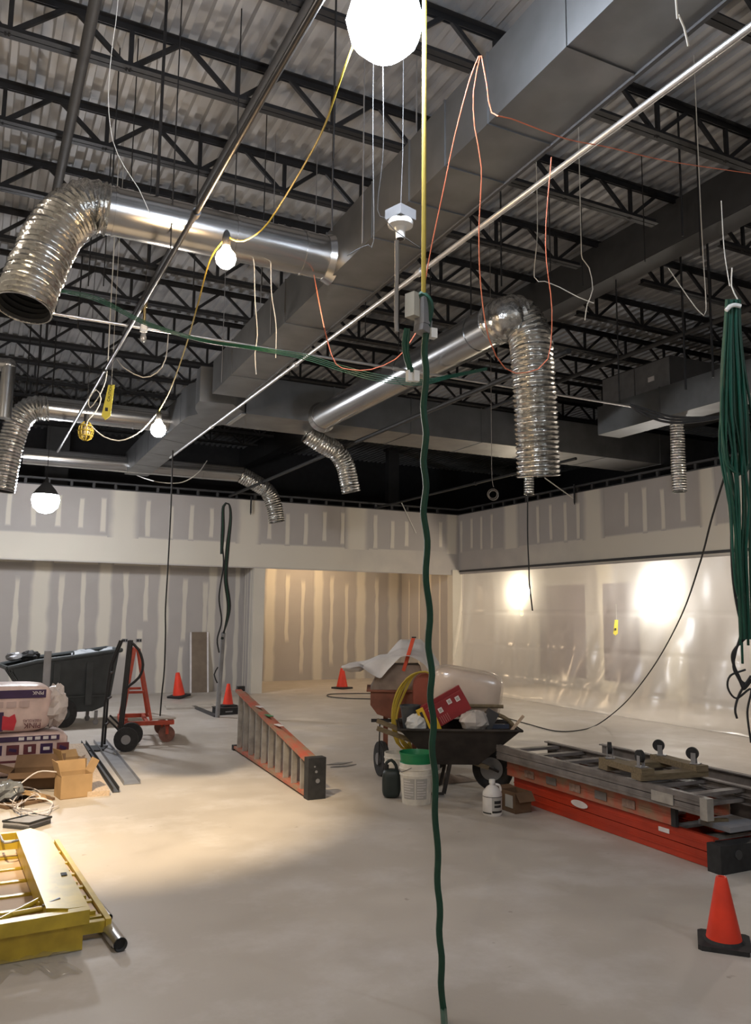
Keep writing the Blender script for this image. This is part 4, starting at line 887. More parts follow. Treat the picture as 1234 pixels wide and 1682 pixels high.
# hand truck
hb = atz(196, 1232, 0); t = thing('hand_truck', 'black hand truck with curved loop handle beside the steel stud', 'hand truck', (hb.x-.10, hb.y+.12, 0), -.30)
for s_ in (-1, 1):
    part('rail', MB().sweep([Vector((-.07, s_*.10, .04)), Vector((-.06, s_*.10, .55)), Vector((-.02, s_*.10, 1.0)), Vector((.08, s_*.10, 1.29))], .014, 8), mat_black, t, True, True)
    part('main_post', MB().bar((.12, s_*.07-.02, .12), (.19, s_*.07-.02, 1.29), .045, .03, (0, 1, 0)), mat_black, t, False, True)
    w_ = part('wheel', MB().cyl((.22, s_*.21-.03, .14), (.22, s_*.21+.03, .14), .14, n=24).ring((.22, s_*.21, .14), (0, 1, 0), .115, .03, 24, 8), mat_rubber, t, True, True)
    part('hub', MB().cyl((.22, s_*.21-.036, .14), (.22, s_*.21+.036, .14), .055, n=16), mat_grey, w_, True, True)
for z_ in (.3, .6, .9): part('cross_bar', MB().bar((-.045+z_*.03, -.13, z_), (-.045+z_*.03, .13, z_), .02, .02), mat_black, t, False, True)
part('handle', MB().tube([(.19, -.09, 1.28), (.30, -.09, 1.18), (.36, -.09, 1.0), (.32, -.09, .85), (.22, -.09, .76), (.16, -.09, .70)], .016, 8), mat_black, t, True, True)
part('axle', MB().cyl((.22, -.22, .14), (.22, .22, .14), .013), mat_grey, t, True, True)
part('toe_plate', MB().box((-.16, 0, .012), (.24, .36, .012)), mat_black, t, False, True)
part('brace', MB().bar((-.03, .13, .38), (.20, .13, .16), .02, .02).bar((-.03, -.13, .38), (.20, -.13, .16), .02, .02), mat_black, t, False, True)
# drywall cart
db_ = atz(250, 1221, 0); t = thing('drywall_cart', 'red A-frame drywall cart on brown casters beside the hand truck', 'cart', (db_.x-.05, db_.y+.42, 0), -.12)
part('deck_frame', MB().bar((-.28, -.42, .25), (.34, -.42, .25), .04, .05).bar((-.28, .42, .25), (.34, .42, .25), .04, .05).bar((-.28, -.42, .25), (-.28, .42, .25), .04, .05).bar((.34, -.42, .25), (.34, .42, .25), .04, .05).bar((.03, -.42, .25), (.03, .42, .25), .04, .04), mat_redpaint, t, False, True)
for y_ in (-.34, .34):
    part('frame_leg', MB().bar((-.27, y_, .27), (-.15, y_*.55, 1.16), .035, .035, (0, 1, 0)), mat_redpaint, t, False, True)
    part('frame_leg', MB().bar((.08, y_, .27), (-.10, y_*.55, 1.16), .035, .035, (0, 1, 0)), mat_redpaint, t, False, True)
part('top_bar', MB().bar((-.125, -.19, 1.16), (-.125, .19, 1.16), .05, .03), mat_redpaint, t, False, True)
for s_ in (-1, 1): part('cross_tie', MB().bar((-.24, s_*.27, .62), (-.02, s_*.27, .62), .03, .03), mat_redpaint, t, False, True)
for x_, y_ in ((-.20, -.34), (.28, -.34), (.28, .34), (-.20, .34)):
    part('caster', MB().cyl((x_-.0, y_-.025, .10), (x_-.0, y_+.025, .10), .10, n=24), mat_wheel, t, True, True); part('fork', MB().box((x_, y_, .205), (.06, .07, .04)).box((x_, y_-.034, .16), (.035, .006, .12)).box((x_, y_+.034, .16), (.035, .006, .12)), mat_redpaint, t, False, True)
pb_ = MB().box((db_.x+.18, db_.y+.36, .288), (.30, .62, .018), rotz(-.12)); solo('plywood_scrap', pb_, mat('dusty_board', (.48, .43, .38), .8), 'dusty pale board lying on the drywall cart', 'board')
# leaning board, boards on floor
q = atz(325, 1138, 0)
t = thing('leaning_board', 'brown board with white edges leaning on the recess wall', 'board', (q.x, YREC-.25, 0))
a0 = Vector((ux(313, 1100, YREC-.1), YREC-.22, .0)); a1 = Vector((ux(341, 1100, YREC-.1), YREC-.22, .0))
part('sheet', MB().prism([a0, a1, a1+Vector((0, .19, 1.22)), a0+Vector((0, .19, 1.22))], (0, .014, 0)), mat_brown_board, t)
for s_ in (a0, a1): part('edge_strip', MB().prism([s_+Vector((-.025, -.003, 0)), s_+Vector((.01, -.003, 0)), s_+Vector((.01, .187, 1.22)), s_+Vector((-.025, .187, 1.22))], (0, .016, 0)), mat_whiteprint, t)
plank('thin board lying flat on the floor before the leaning board', 'floor_board', atz(272, 1163, 0), atz(352, 1161, 0), .5, .03, mat('dusty_panel', (.42, .38, .33), .8), 'board')
plank('narrow dark strip on the floor ending at the conduit stub', 'floor_strip', atz(318, 1162, 0), atz(356, 1178, 0), .08, .03, mat_beam, 'strip')
# black-edged tray by the scaffold
q = atz(43, 1345, 0)
t = thing('tray_lid', 'grey tray lid with black rim on the floor by the scaffold', 'lid', q)
pl = [atz(*p, .05) for p in ((5, 1349), (48, 1353), (84, 1342), (56, 1337))]
part('panel', MB().prism(pl, (0, 0, -.03)), mat_stone, t)
part('rim', MB().sweep(pl, .010, 6, False, True), mat_blackprint, t); part('foot', MB().prism([p*1.0+Vector((0, 0, -.02)) for p in pl[:3]], (0, 0, -.028)), mat_beam, t)

# ================================================================== YELLOW SCAFFOLD PARTS
def slab(pxs, z, th): return MB().prism([atz(x_, y_, z) for x_, y_ in pxs], (0, 0, -th))
t = thing('scaffold_deck', 'scaffold deck of pinkish plywood bays in a yellow frame, lowest of the stack', 'scaffold', (.2, 5.2, 0))
x0_, x1_ = -.9, .74
def SY(k): return 4.62+.255*k
E0 = atz(170, 1503, .09); E1 = atz(90, 1380, .09)
def ex(y): return E0.x+(E1.x-E0.x)*(y-E0.y)/(E1.y-E0.y)
for k in range(6): part('plywood_panel', MB().prism([(x0_, SY(k)+.02, .055), (ex(SY(k))-.01, SY(k)+.02, .055), (ex(SY(k+1))-.01, SY(k+1)-.02, .055), (x0_, SY(k+1)-.02, .055)], (0, 0, .02)), mat_ply, t)
for k in range(7): part('cross_slat', MB().box2((x0_, SY(k)-.017, .03), (ex(SY(k))-.005, SY(k)+.017, .085)), mat_yellow, t)
for k in range(6): part('step_clip', MB().box2((ex(SY(k))-.10, SY(k)+.03, .07), (ex(SY(k))-.03, SY(k)+.055, .10)), mat_yellow, t)
part('side_rail', MB().bar((ex(4.55)+.012, 4.52, .065), (ex(6.2)+.012, 6.17, .065), .028, .06), mat_yellow, t); part('end_rail', MB().box2((x0_, 4.53, .03), (ex(4.55), 4.57, .085)), mat_yellow, t)
t = thing('yellow_scaffold', 'yellow scaffold end frame with a wide flat beam on top of the stack', 'scaffold', (.4, 5.2, .1))
part('wide_beam', MB().prism([atz(x_, y_, .21) for x_, y_ in ((26, 1366), (50, 1360), (112, 1492), (76, 1492))], (0, 0, -.10)), mat_yellow, t)
part('wide_beam', MB().prism([atz(x_, y_, .20) for x_, y_ in ((50, 1360), (80, 1370), (146, 1488), (112, 1492))], (0, 0, -.06)), mat_yellow, t)
part('end_beam', MB().prism([atz(x_, y_, .20) for x_, y_ in ((-70, 1522), (146, 1488), (148, 1494), (-70, 1530))], (0, 0, -.065)), mat_yellow, t)
part('end_beam', MB().prism([atz(x_, y_, .12) for x_, y_ in ((-70, 1545), (136, 1513), (137, 1519), (-70, 1553))], (0, 0, -.115)), mat_yellow, t)
part('slot', MB().box(atz(105, 1436, .202), (.03, .05, .006)), mat_blackprint, t)
for a, b in (((0, 1512), (88, 1466)), ((20, 1502), (95, 1488)), ((62, 1486), (98, 1474))):
    part('brace', MB().cyl(atz(*a, .17), atz(*b, .17), .014, n=10), mat_yellow, t, True)
for a, b in (((-40, 1380), (34, 1372)), ((-40, 1392), (36, 1386))): part('upper_bar', MB().bar(atz(*a, .16), atz(*b, .16), .035, .05), mat_yellow, t)
part('latch', MB().tube([atz(0, 1372, .2), atz(8, 1384, .21), atz(30, 1380, .21)], .008, 6), mat_grey, t, True); part('latch', MB().tube([atz(70, 1488, .2), atz(98, 1476, .21)], .007, 6), mat_grey, t, True)
for k, (a, b, r_, lb) in enumerate((((160, 1500), (198, 1552), .034, 'thick steel tube sticking out from under the scaffold'), ((152, 1502), (188, 1553), .016, 'thin steel tube beside the thick one under the scaffold'), ((150, 1470), (180, 1507), .017, 'short steel tube peeping out behind the scaffold rail'))):
    pa = atz(*a, r_); pb2 = atz(*b, r_); dr = (pb2-pa).normalized(); pa = pa-dr*1.2
    tt = thing('steel_tube', lb, 'tube', (pa+pb2)/2)
    part('tube', MB().cyl(pa, pb2, r_, n=20, cap=False).cyl(pa, pb2, r_*.86, n=20, cap=False), mat_pipe, tt, True); part('bore', MB().cyl(pb2-dr*.03, pb2-dr*.025, r_*.86, n=20), mat_blackprint, tt)
solo('clear_film', MB().grid(lambda u, v: (lambda p: Vector((p.x, p.y, .006+.02*abs(math.sin(u*14+v*9)*math.sin(v*11-u*4))*(.3+v*(1-v)*4))))(atz(-60+(180+14*math.sin(v*8)+6*math.sin(v*23))*u, 1548+(74+9*math.sin(u*9)+5*math.sin(u*26))*v-26*u*v, 0)), 30, 12), plastic_film, 'clear plastic film lying on the floor before the scaffold', 'film', None, True, 3.0)

# ================================================================== MIDDLE: STEP LADDER ON ITS SIDE
def ladder_part(t_, p0, p1, h0, h1, off, m_, n_r, rail_w=.03, rail_h=.075):
    d_ = (p1-p0).normalized(); sd = Vector((d_.y, -d_.x, 0))*off
    a0, a1 = p0+sd+Vector((0, 0, rail_h/2)), p1+sd+Vector((0, 0, rail_h/2)); b0_, b1_ = p0+sd+Vector((0, 0, h0-rail_h/2)), p1+sd+Vector((0, 0, h1-rail_h/2))
    for a, b in ((a0, a1), (b0_, b1_)): part('rail', MB().bar(a, b, .07, .03, (0, 0, 1)), m_, t_); 
    for k in range(n_r):
        s_ = (k+.5)/n_r; part('rung', MB().bar(a0.lerp(a1, s_), b0_.lerp(b1_, s_), .05, .025, tuple(d_)), mat_alu, t_)
pf = Vector((3.06, 9.75, 0)); pn = Vector((2.90, 7.06, 0))
t = thing('step_ladder', 'worn orange step ladder lying on its side in mid floor', 'ladder', (2.98, 8.4, 0))
ladder_part(t, pf, pn, .74, .37, .045, mat_ladder_old, 10); ladder_part(t, pf+Vector((0, .1, 0)), pn+Vector((0, .1, 0)), .70, .36, -.04, mat_ladder_old, 10)
part('top_cap', MB().box2((2.82, 6.96, 0), (2.99, 7.06, .36)), mat_rubber, t); part('cap_hole', MB().cyl((2.91, 6.958, .16), (2.91, 6.954, .16), .02).cyl((2.895, 6.958, .24), (2.895, 6.954, .24), .012).cyl((2.88, 6.958, .285), (2.88, 6.954, .285), .008), mat_grey, t)
part('foot', MB().box((3.02, 9.78, .03), (.09, .07, .06)).box((3.06, 9.80, .72), (.09, .06, .06)), mat_rubber, t)
for k in range(3): part('sticker', MB().box(pf.lerp(pn, .35+.14*k)+Vector((-.03, 0, .74-.37*(.35+.14*k)+.002)), (.05, .16, .006)), mat_whiteprint if k != 1 else mat_gpail, t)
for k, p in enumerate(((557, 1254), (563, 1258))):
    q = atz(*p, .004); solo('floor_scrap', MB().prism([q+Vector((x_, y_, 0)) for x_, y_ in ((-.16, -.03), (.02, -.05), (.17, .01), (.0, .05))], (0, 0, .006)), mat_grey, ('flat curved scrap on the floor right of the step ladder', 'flat scrap farther along the floor right of the step ladder')[k], 'scrap')

# ================================================================== CENTRE: MORTAR MIXER, WHEELBARROW AND PAILS
cr_ = Vector((right.x, right.y, 0)).normalized(); cf_ = Vector((fwd.x, fwd.y, 0)).normalized(); AZ = math.atan2(cr_.y, cr_.x)
def cw(px, py, d): return atd(px, py, d)
mo = atz(655, 1282, 0); mo = mo+cf_*.38
t = thing('mortar_mixer', 'rusty red mortar mixer with mortar-caked hopper behind the wheelbarrow', 'mixer', mo, AZ)
# local frame: x to the right in view, y away, z up
part('drum', MB().prism([(-.29, -.28, .86), (-.29, -.28, .72), (-.22, -.28, .63), (-.08, -.28, .585), (.10, -.28, .60), (.26, -.28, .72), (.28, -.28, .86)], (0, .56, 0)), mat_mixer, t, False, True)
part('rim', MB().box((0, 0, .865), (.66, .62, .02)), mat_mixer, t, False, True)
h0 = [(-.29, -.28, .875), (.29, -.28, .875), (.29, .28, .875), (-.29, .28, .875)]; h1 = [(-.17, -.20, 1.12), (.22, -.20, 1.12), (.22, .2, 1.12), (-.17, .2, 1.12)]
part('hopper', MB().add(h0+h1, [(0, 1, 5, 4), (1, 2, 6, 5), (2, 3, 7, 6), (3, 0, 4, 7), (4, 5, 6, 7)]), mat_mortar, t, False, True)
eng = [(.14, .52), (.14, .92)]+[(.27-.13*math.cos(a), .92+.13*math.sin(a)) for a in [math.pi*k/8 for k in range(1, 9)]]+[(.40, .90), (.40, .80), (.30, .80), (.30, .52)]
part('engine_cover', MB().prism([(x_, -.42, z_) for x_, z_ in eng], (0, .2, 0)), mat('red_cowl', (.30, .075, .045), .5), t, False, True)
part('engine', MB().box((.36, -.34, .66), (.14, .16, .24)), mat_beam, t, False, True); part('plate', MB().box((.36, -.425, .70), (.11, .006, .13)), mat_label, t, False, True)
part('leg', MB().bar((-.13, -.1, 0.02), (-.13, -.1, .62), .05, .05), mat_mixer, t, False, True); part('leg', MB().bar((.18, .15, 0.02), (.18, .15, .62), .05, .05), mat_mixer, t, False, True)
part('tow_bar', MB().bar((-.28, -.22, .56), (.1, -.22, .56), .04, .03), mat_black, t, False, True); part('pedal_rod', MB().cyl((-.19, -.22, .55), (-.20, -.22, .12), .007), mat_black, t, False, True)
w_ = part('wheel', MB().cyl((-.20, -.16, .17), (-.14, -.14, .17), .17, n=28).ring((-.17, -.15, .17), (.95, .3, 0), .15, .03, 28, 8), mat_rubber, t, True, True); part('hub', MB().cyl((-.215, -.165, .17), (-.125, -.135, .17), .06), mat_grey, w_, True, True)
w_ = part('wheel', MB().cyl((.40, .30, .17), (.46, .32, .17), .17, n=28), mat_rubber, t, True, True); part('hub', MB().cyl((.39, .29, .17), (.47, .33, .17), .06), mat_grey, w_, True, True)
part('axle', MB().cyl((-.17, -.15, .17), (.43, .31, .17), .02), mat_black, t, True, True)
part('lever', MB().bar((.05, -.20, 1.06), (.15, -.22, 1.40), .04, .035), mat('orange_lever', (.62, .07, .025), .5), t, False, True)
part('lever_end', MB().box((.154, -.22, 1.405), (.045, .04, .012)), mat_black, t, False, True)
# canvas thrown over the hopper
def tarp(u, v):
    x_ = -.52+.98*u; y_ = -.34+.70*v
    z_ = 1.15+.09*math.exp(-((x_-.12)/.25)**2)-.02*math.sin(u*9+v*3)
    if x_ < -.2: z_ -= .06*(-.2-x_)/.3
    if x_ > .26: z_ -= 1.1*(x_-.26)
    z_ += .02*math.sin(13*u+5*v)*math.sin(9*v+2)
    if x_ > -.12: z_ += (.20*v-.05)*min(1, (x_+.12)/.15)
    if v < .2 and -.40 < x_ < .02: z_ -= .16*(1-v/.2)*(1-abs(x_+.19)/.21)
    p = mo+cr_*x_+cf_*y_; return Vector((p.x, p.y, z_))
solo('canvas_tarp', MB().grid(tarp, 46, 26), mat_canvas, 'crumpled pale canvas thrown over the mortar mixer', 'tarp', None, True, 1.4)
q = mo+cr_*-.47+cf_*-.2; solo('canvas_roll', MB().blob((q.x, q.y, 1.09), .12, .10, .045, 16, 10, .14, None, 5), mat_canvas, 'rolled grey end of the canvas sticking out to the left of the mixer', 'tarp', None, True, 1.2)
# yellow hose coil on the engine cover
t = thing('hose_coil', 'coil of yellow cord draped over the red engine cover', 'cord', mo)
rr = random.Random(2)
for k in range(9):
    o_ = k*.016; j_ = rr.uniform(-.02, .02)
    P_ = lambda x_, y_, z_: mo+cr_*x_+cf_*y_+Vector((0, 0, z_))
    part('strand', MB().tube([P_(.34+o_*.2, -.46-.006*k, 1.02), P_(.26, -.45-.006*k, 1.075), P_(.15-o_*.3, -.46-.006*k, 1.04), P_(.05-o_*.5+j_, -.47-.004*k, .90), P_(-.03-o_*.3+j_, -.48, .70), P_(-.05+j_, -.49, .52), P_(-.03+o_*.7+j_, -.49, .38), P_(.05+o_*.6, -.49, .32), P_(.10, -.48, .40)], .009, 6), mat_yellow_cord if k % 3 else mat_yellow, t, True)
# wheelbarrow
wb = atz(748, 1300, 0)+cf_*.05
t = thing('wheelbarrow', 'dark steel wheelbarrow heaped with building rubbish', 'wheelbarrow', wb, AZ)
def ring4(x0, x1, y, z): return [(x0, -y, z), (x1, -y, z), (x1, y, z), (x0, y, z)]
lv = [ring4(-.22, .20, .20, .27), ring4(-.52, .55, .34, .58), ring4(-.55, .585, .36, .60), ring4(-.53, .56, .34, .60), ring4(-.22, .20, .19, .285)]
vs = [v for l in lv for v in l]; fs = [(3, 2, 1, 0), (16, 17, 18, 19)]
for j in range(4): fs += [(j*4+i, j*4+(i+1) % 4, j*4+4+(i+1) % 4, j*4+4+i) for i in range(4)]
part('tray', MB().add(vs, fs), mat_barrow, t, False, True)
part('rim', MB().sweep([Vector(p) for p in ring4(-.55, .585, .36, .60)], .012, 8, False, True), mat_barrow, t, True, True)
for s_ in (-1, 1):
    part('handle', MB().bar((-.74, s_*.27, .60), (.30, s_*.14, .235), .045, .04), mat_wood, t, False, True)
    part('strut', MB().bar((.08, s_*.15, .33), (.40, s_*.09, .19), .03, .02).bar((.14, s_*.17, .5), (.18, s_*.12, .26), .025, .02), mat_barrow, t, False, True)
    part('leg', MB().bar((-.30, s_*.22, .42), (-.34, s_*.22, .01), .03, .03).bar((-.34, s_*.22, .012), (-.12, s_*.20, .012), .03, .02).bar((-.12, s_*.2, .012), (-.05, s_*.18, .33), .03, .03), mat_barrow, t, False, True)
w_ = part('wheel', MB().ring((.36, 0, .20), (.45, 1, 0), .15, .05, 32, 12), mat_rubber, t, True, True)
part('rim', MB().cyl((.352, -.022, .20), (.368, .022, .20), .125, n=28).cyl((.34, -.04, .20), (.38, .04, .20), .03), mat_grey, w_, True, True)
part('axle', MB().cyl((.40, -.10, .2), (.32, .10, .2), .012), mat_grey, t, True, True)
# things heaped in the wheelbarrow
def wl(x_, y_, z_): return wb+cr_*x_+cf_*y_+Vector((0, 0, z_))
RZ = rotz(AZ)
solo('wrapped_bundle', MB().blob(wl(.13, .26, .87), .36, .21, .25, 28, 16, .02, RZ @ Matrix.Rotation(.16, 3, 'Y'), 6, .42), plastic_wrap, 'big bundle of clear plastic wrap on the wheelbarrow', 'wrap', None, True, 1.2)
solo('wrapped_core', MB().blob(wl(.13, .26, .87), .335, .185, .225, 24, 14, .015, RZ @ Matrix.Rotation(.16, 3, 'Y'), 6, .42), mat('cream_bundle', (.72, .60, .50), .6), 'cream insulation roll inside the clear plastic bundle', 'insulation', None, True, 1.2)
RB = RZ @ Matrix.Rotation(-.52, 3, 'Y')
for k, (dx, dy, dz_, L_, lb) in enumerate(((.01, -.14, .76, .40, 'dark red carton with white squares tilted in the wheelbarrow, front one'), (-.01, -.06, .79, .42, 'dark red carton leaning behind the front red one'))):
    c = wl(-.09+dx, dy, dz_); t = thing('red_carton', lb, 'box', c)
    part('body', MB().box(c, (L_, .06, .20), RB), mat_redbox, t)
    if k == 0:
        for a, b in ((-.06, .03), (.13, .045), (-.14, .06), (.05, .06)): part('square_mark', MB().box(c+RB @ Vector((a, -.032, b)), (.042, .004, .046), RB), mat_whiteprint, t); part('square_mark', MB().box(c+RB @ Vector((a, -.034, b)), (.026, .004, .028), RB), mat_label, t)
        for j in range(5): part('print_line', MB().box(c+RB @ Vector((-.1+.02*j, -.032, -.055)), (.006, .004, .07), RB), mat('dull_red_print', (.42, .16, .15), .6), t)
c = wl(-.30, -.20, .66); RY = RZ @ Matrix.Rotation(-.42, 3, 'Y')
t = thing('yellow_sack', 'yellow printed paper sack upright in the wheelbarrow', 'sack', c)
part('body', MB().box(c, (.07, .05, .24), RY), mat_ybag, t); part('print', MB().box(c+RY @ Vector((0, -.027, 0)), (.025, .004, .18), RY), mat_blackprint, t)
c = wl(-.18, -.21, .62); solo('yellow_sack', MB().box(c, (.05, .04, .16), RY), mat_ybag, 'second yellow sack half hidden by the green hose', 'sack')
solo('plastic_bag', MB().blob(wl(-.37, -.18, .63), .11, .10, .09, 16, 10, .10, None, 12), mat('white_bag', (.62, .62, .60), .35), 'crumpled white plastic bag at the left of the wheelbarrow', 'bag')
solo('plastic_bag', MB().blob(wl(.17, -.20, .665), .15, .11, .10, 16, 10, .09, None, 13), mat('grey_bag', (.50, .46, .43), .35), 'crumpled grey plastic bag in mid of the wheelbarrow', 'bag')
solo('black_bucket', MB().lathe([(.07, 0), (.10, .22), (.105, .22), (.105, .20)], wl(-.42, .02, .56), None, 20), mat('slate_bucket', (.045, .05, .055), .5), 'dark slate bucket at the rear of the wheelbarrow', 'bucket', None, True)
solo('dark_block', MB().box(wl(.31, -.16, .68), (.10, .12, .17), RZ @ Matrix.Rotation(.5, 3, 'Y')), mat_beam, 'dark block leaning on the grey bag in the wheelbarrow', 'block')
solo('wooden_pole', MB().cyl(wl(.05, .05, .775), wl(.47, .02, .775), .018, n=10), mat_wood, 'straight wooden tool handle poking out over the wheelbarrow front', 'handle', None, True)
solo('bent_stick', MB().tube([wl(.28, -.05, .72), wl(.40, -.07, .71), wl(.50, -.1, .66), wl(.55, -.12, .60)], .02, 8), mat_wood, 'curved wooden handle at the wheelbarrow front', 'handle', None, True)
solo('wood_offcut', MB().bar(wl(.50, -.22, .58), wl(.62, -.22, .72), .04, .02), mat_plank, 'pointed wood offcut rising from the wheelbarrow front corner', 'wood')
solo('blue_level', MB().box(wl(.40, -.2, .62), (.17, .03, .04), RZ), mat('navy', (.03, .04, .07), .4), 'dark blue tool lying in the wheelbarrow front', 'tool')
# pails and jugs
def pail(name, label, pos, h, r0, r1, m_, lid=None):
    t_ = thing(name, label, 'bucket', pos)
    part('body', MB().lathe([(r0, 0), (r1*.965, h*.70), (r1, h*.70), (r1, h*.73), (r1*.97, h*.74), (r1*.98, h*.84), (r1*1.02, h*.85), (r1*1.02, h*.88), (r1*.99, h*.89), (r1, h), (r1*.93, h), (r0*.93, .02)], pos, None, 36), m_, t_, True); return t_
q = atz(684, 1318, 0); t = pail('paint_pail', 'white pail with grey printed label holding a green pail', q, .345, .125, .15, mat_pail)
for s_, (a0_, a1_) in enumerate(((-2.55, -1.72), (-1.66, -.9))):
    mbp = MB(); nn_ = 10
    for i in range(nn_+1):
        a = a0_+(a1_-a0_)*i/nn_
        for z_, r_ in ((.05, .133), (.225, .1445)): mbp.v.append(Vector((q.x+math.cos(a+AZ)*r_, q.y+math.sin(a+AZ)*r_, z_)))
    mbp.f = [(2*i, 2*i+2, 2*i+3, 2*i+1) for i in range(nn_)]; part('label', mbp, mat_label, t)
    for j in range(7):
        mbl = MB(); zz = .065+.022*j; rr0 = .1345+.066*(zz-.05)
        for i in range(6):
            a = a0_+.08+(a1_-a0_-.16)*i/5*(1 if j % 3 else .7)
            for dz2 in (0, .006): mbl.v.append(Vector((q.x+math.cos(a+AZ)*rr0, q.y+math.sin(a+AZ)*rr0, zz+dz2)))
        mbl.f = [(2*i, 2*i+2, 2*i+3, 2*i+1) for i in range(5)]; part('print_line', mbl, mat_whiteprint, t)
part('bail', MB().tube([q+cr_*-.155+Vector((0, 0, .28)), q+cr_*-.13-cf_*.09+Vector((0, 0, .275)), q+cr_*-.05-cf_*.155+Vector((0, 0, .32))], .003, 6), mat_black, t, True)
t = thing('green_pail', 'green pail nested in the white pail', 'bucket', q+Vector((0, 0, .33)))
part('body', MB().lathe([(.135, -.02), (.148, .085), (.154, .085), (.154, .10), (.149, .10), (.144, .09), (.13, .0), (.001, 0)], q+Vector((0, 0, .335)), None, 36), mat_gpail, t, True); part('rib', MB().ring(q+Vector((0, 0, .345)), (0, 0, 1), .143, .006, 36, 6), mat_gpail, t, True)
q = atz(655, 1300, 0)+cf_*.16; pail('paint_pail', 'dirty white pail standing behind the dark jug', q, .33, .11, .135, mat_pail)
q = atz(643, 1312, 0)+cf_*.06; t = thing('fuel_jug', 'dark plastic jug with moulded handle beside the pails', 'jug', q)
part('body', MB().blob(q+Vector((0, 0, .125)), .085, .075, .125, 20, 14, .0, RZ, 1, .5), mat('dark_jug', (.02, .03, .03), .45), t, True, ang=1.2)
part('handle', MB().tube([q+cr_*-.05+Vector((0, 0, .23)), q+cr_*-.045+Vector((0, 0, .30)), q+cr_*.0+Vector((0, 0, .325)), q+cr_*.04+Vector((0, 0, .28)), q+cr_*.05+Vector((0, 0, .23))], .015, 8), MATS['dark_jug'], t, True)
part('cap', MB().cyl(q+cr_*-.045+Vector((0, 0, .24)), q+cr_*-.045+Vector((0, 0, .285)), .022), mat_black, t, True)
q = atz(809, 1338, 0); t = thing('white_jug', 'white gallon jug with black printed label in front of the wheelbarrow', 'jug', q)
part('body', MB().lathe([(.074, 0), (.081, .012), (.081, .17), (.074, .19), (.045, .225), (.022, .24), (.022, .26)], q, None, 28), mat('white_jug', (.72, .70, .68), .4), t, True)
part('cap', MB().cyl(q+Vector((0, 0, .255)), q+Vector((0, 0, .282)), .026), mat_white, t, True); part('handle', MB().tube([q+cr_*.025+Vector((0, 0, .245)), q+cr_*.06+Vector((0, 0, .235)), q+cr_*.07+Vector((0, 0, .2)), q+cr_*.062+Vector((0, 0, .175))], .010, 8), MATS['white_jug'], t, True)
def jl(a0_, a1_, z0_, z1_, m_, nm, r_=.0822):
    mbp = MB()
    for i in range(9):
        a = a0_+(a1_-a0_)*i/8
        for z_ in (z0_, z1_): mbp.v.append(Vector((q.x+math.cos(a+AZ)*r_, q.y+math.sin(a+AZ)*r_, z_)))
    mbp.f = [(2*i, 2*i+2, 2*i+3, 2*i+1) for i in range(8)]; part(nm, mbp, m_, t)
jl(-1.75, -.35, .035, .15, mat_label, 'label'); jl(-1.72, -.5, .028, .045, mat_blackprint, 'print_line', .0826); jl(-1.5, -.7, .10, .125, mat_blackprint, 'print_line', .0826); jl(-1.5, -.7, .07, .09, mat_blackprint, 'print_line', .0826); jl(-3.0, -.3, .15, .155, mat_blackprint, 'print_line', .0826); jl(-2.9, -1.8, .02, .03, mat_blackprint, 'print_line', .0826)
q = atz(860, 1334, 0)+cf_*.08
t = carton('small_carton', 'small brown carton with a white label beside the white jug', (q.x-.06, q.y, 0), .17, .20, .17, AZ+.5, mat_card_dark, ((0, -1, -.9), (0, 1, .1)))
part('label', MB().box((-.088, -.02, .09), (.004, .10, .10)), mat_label, t, False, True); part('mark', MB().box((.088, .0, .09), (.004, .05, .02)), mat_whiteprint, t, False, True)
q = atz(715, 1290, 0)+cf_*.1; solo('dusty_cloth', MB().grid(lambda u, v: Vector((q.x-.3+.75*u, q.y-.1+.35*v, .004+.05*math.sin(u*3.1)*math.sin(v*3.1)*(1+.5*math.sin(u*12)))), 20, 10), mat_mortar, 'heap of grey mortar dust under the wheelbarrow', 'heap', None, True, 3.0)
q = atz(690, 1275, 0); solo('grey_tube', MB().cyl(wl(-.42, .05, .20), wl(-.16, -.05, .24), .05, n=16), mat_grey, 'short grey tube propped under the wheelbarrow tray', 'tube', None, True)

# ================================================================== RIGHT: LADDERS AND DOLLY
def flat_ladder(name, label, x0, x1, y0, y1, z0, hh, m_, taper, n_r, sections=1, caps=True, cap_near=True, rungm=mat_alu):
    t_ = thing(name, label, 'ladder', ((x0+x1)/2, (y0+y1)/2, z0)); xc = (x0+x1)/2
    for s_ in range(sections):
        zz0 = z0+hh*s_/sections+.003; zz1 = z0+hh*(s_+1)/sections-.003; zc = (zz0+zz1)/2
        L0 = (x0, y0, zc); L1 = (x0+taper, y1, zc); R0 = (x1, y0, zc); R1 = (x1-taper, y1, zc)
        for a, b, sg in ((L0, L1, 1), (R0, R1, -1)):
            r_ = part('rail', MB().bar(a, b, .012, zz1-zz0), m_, t_)
            part('flange', MB().bar((a[0]+sg*.02, a[1], zz1-.006), (b[0]+sg*.02, b[1], zz1-.006), .045, .010).bar((a[0]+sg*.02, a[1], zz0+.006), (b[0]+sg*.02, b[1], zz0+.006), .045, .010), m_, r_)
            part('ridge', MB().bar((a[0]-sg*.008, a[1], zc), (b[0]-sg*.008, b[1], zc), .006, .012), m_, r_)
        for k in range(n_r):
            y_ = y0+(y1-y0)*(k+.5)/n_r; f_ = (y_-y0)/(y1-y0); part('rung', MB().box2((x0+taper*f_+.01, y_-.035, zc-.012), (x1-taper*f_-.01, y_+.035, zc+.012)), rungm, t_)
    return t_
t = flat_ladder('folded_ladder', 'bright orange step ladder lowest in the stack on the right', 4.52, 5.10, 4.02, 6.25, 0, .20, mat_ladder, .02, 7, 2)
part('top_cap', MB().prism([(4.46, 3.92, .0), (5.16, 3.92, .0), (5.16, 3.92, .16), (4.46, 3.92, .18)], (0, .11, 0)), mat_rubber, t)
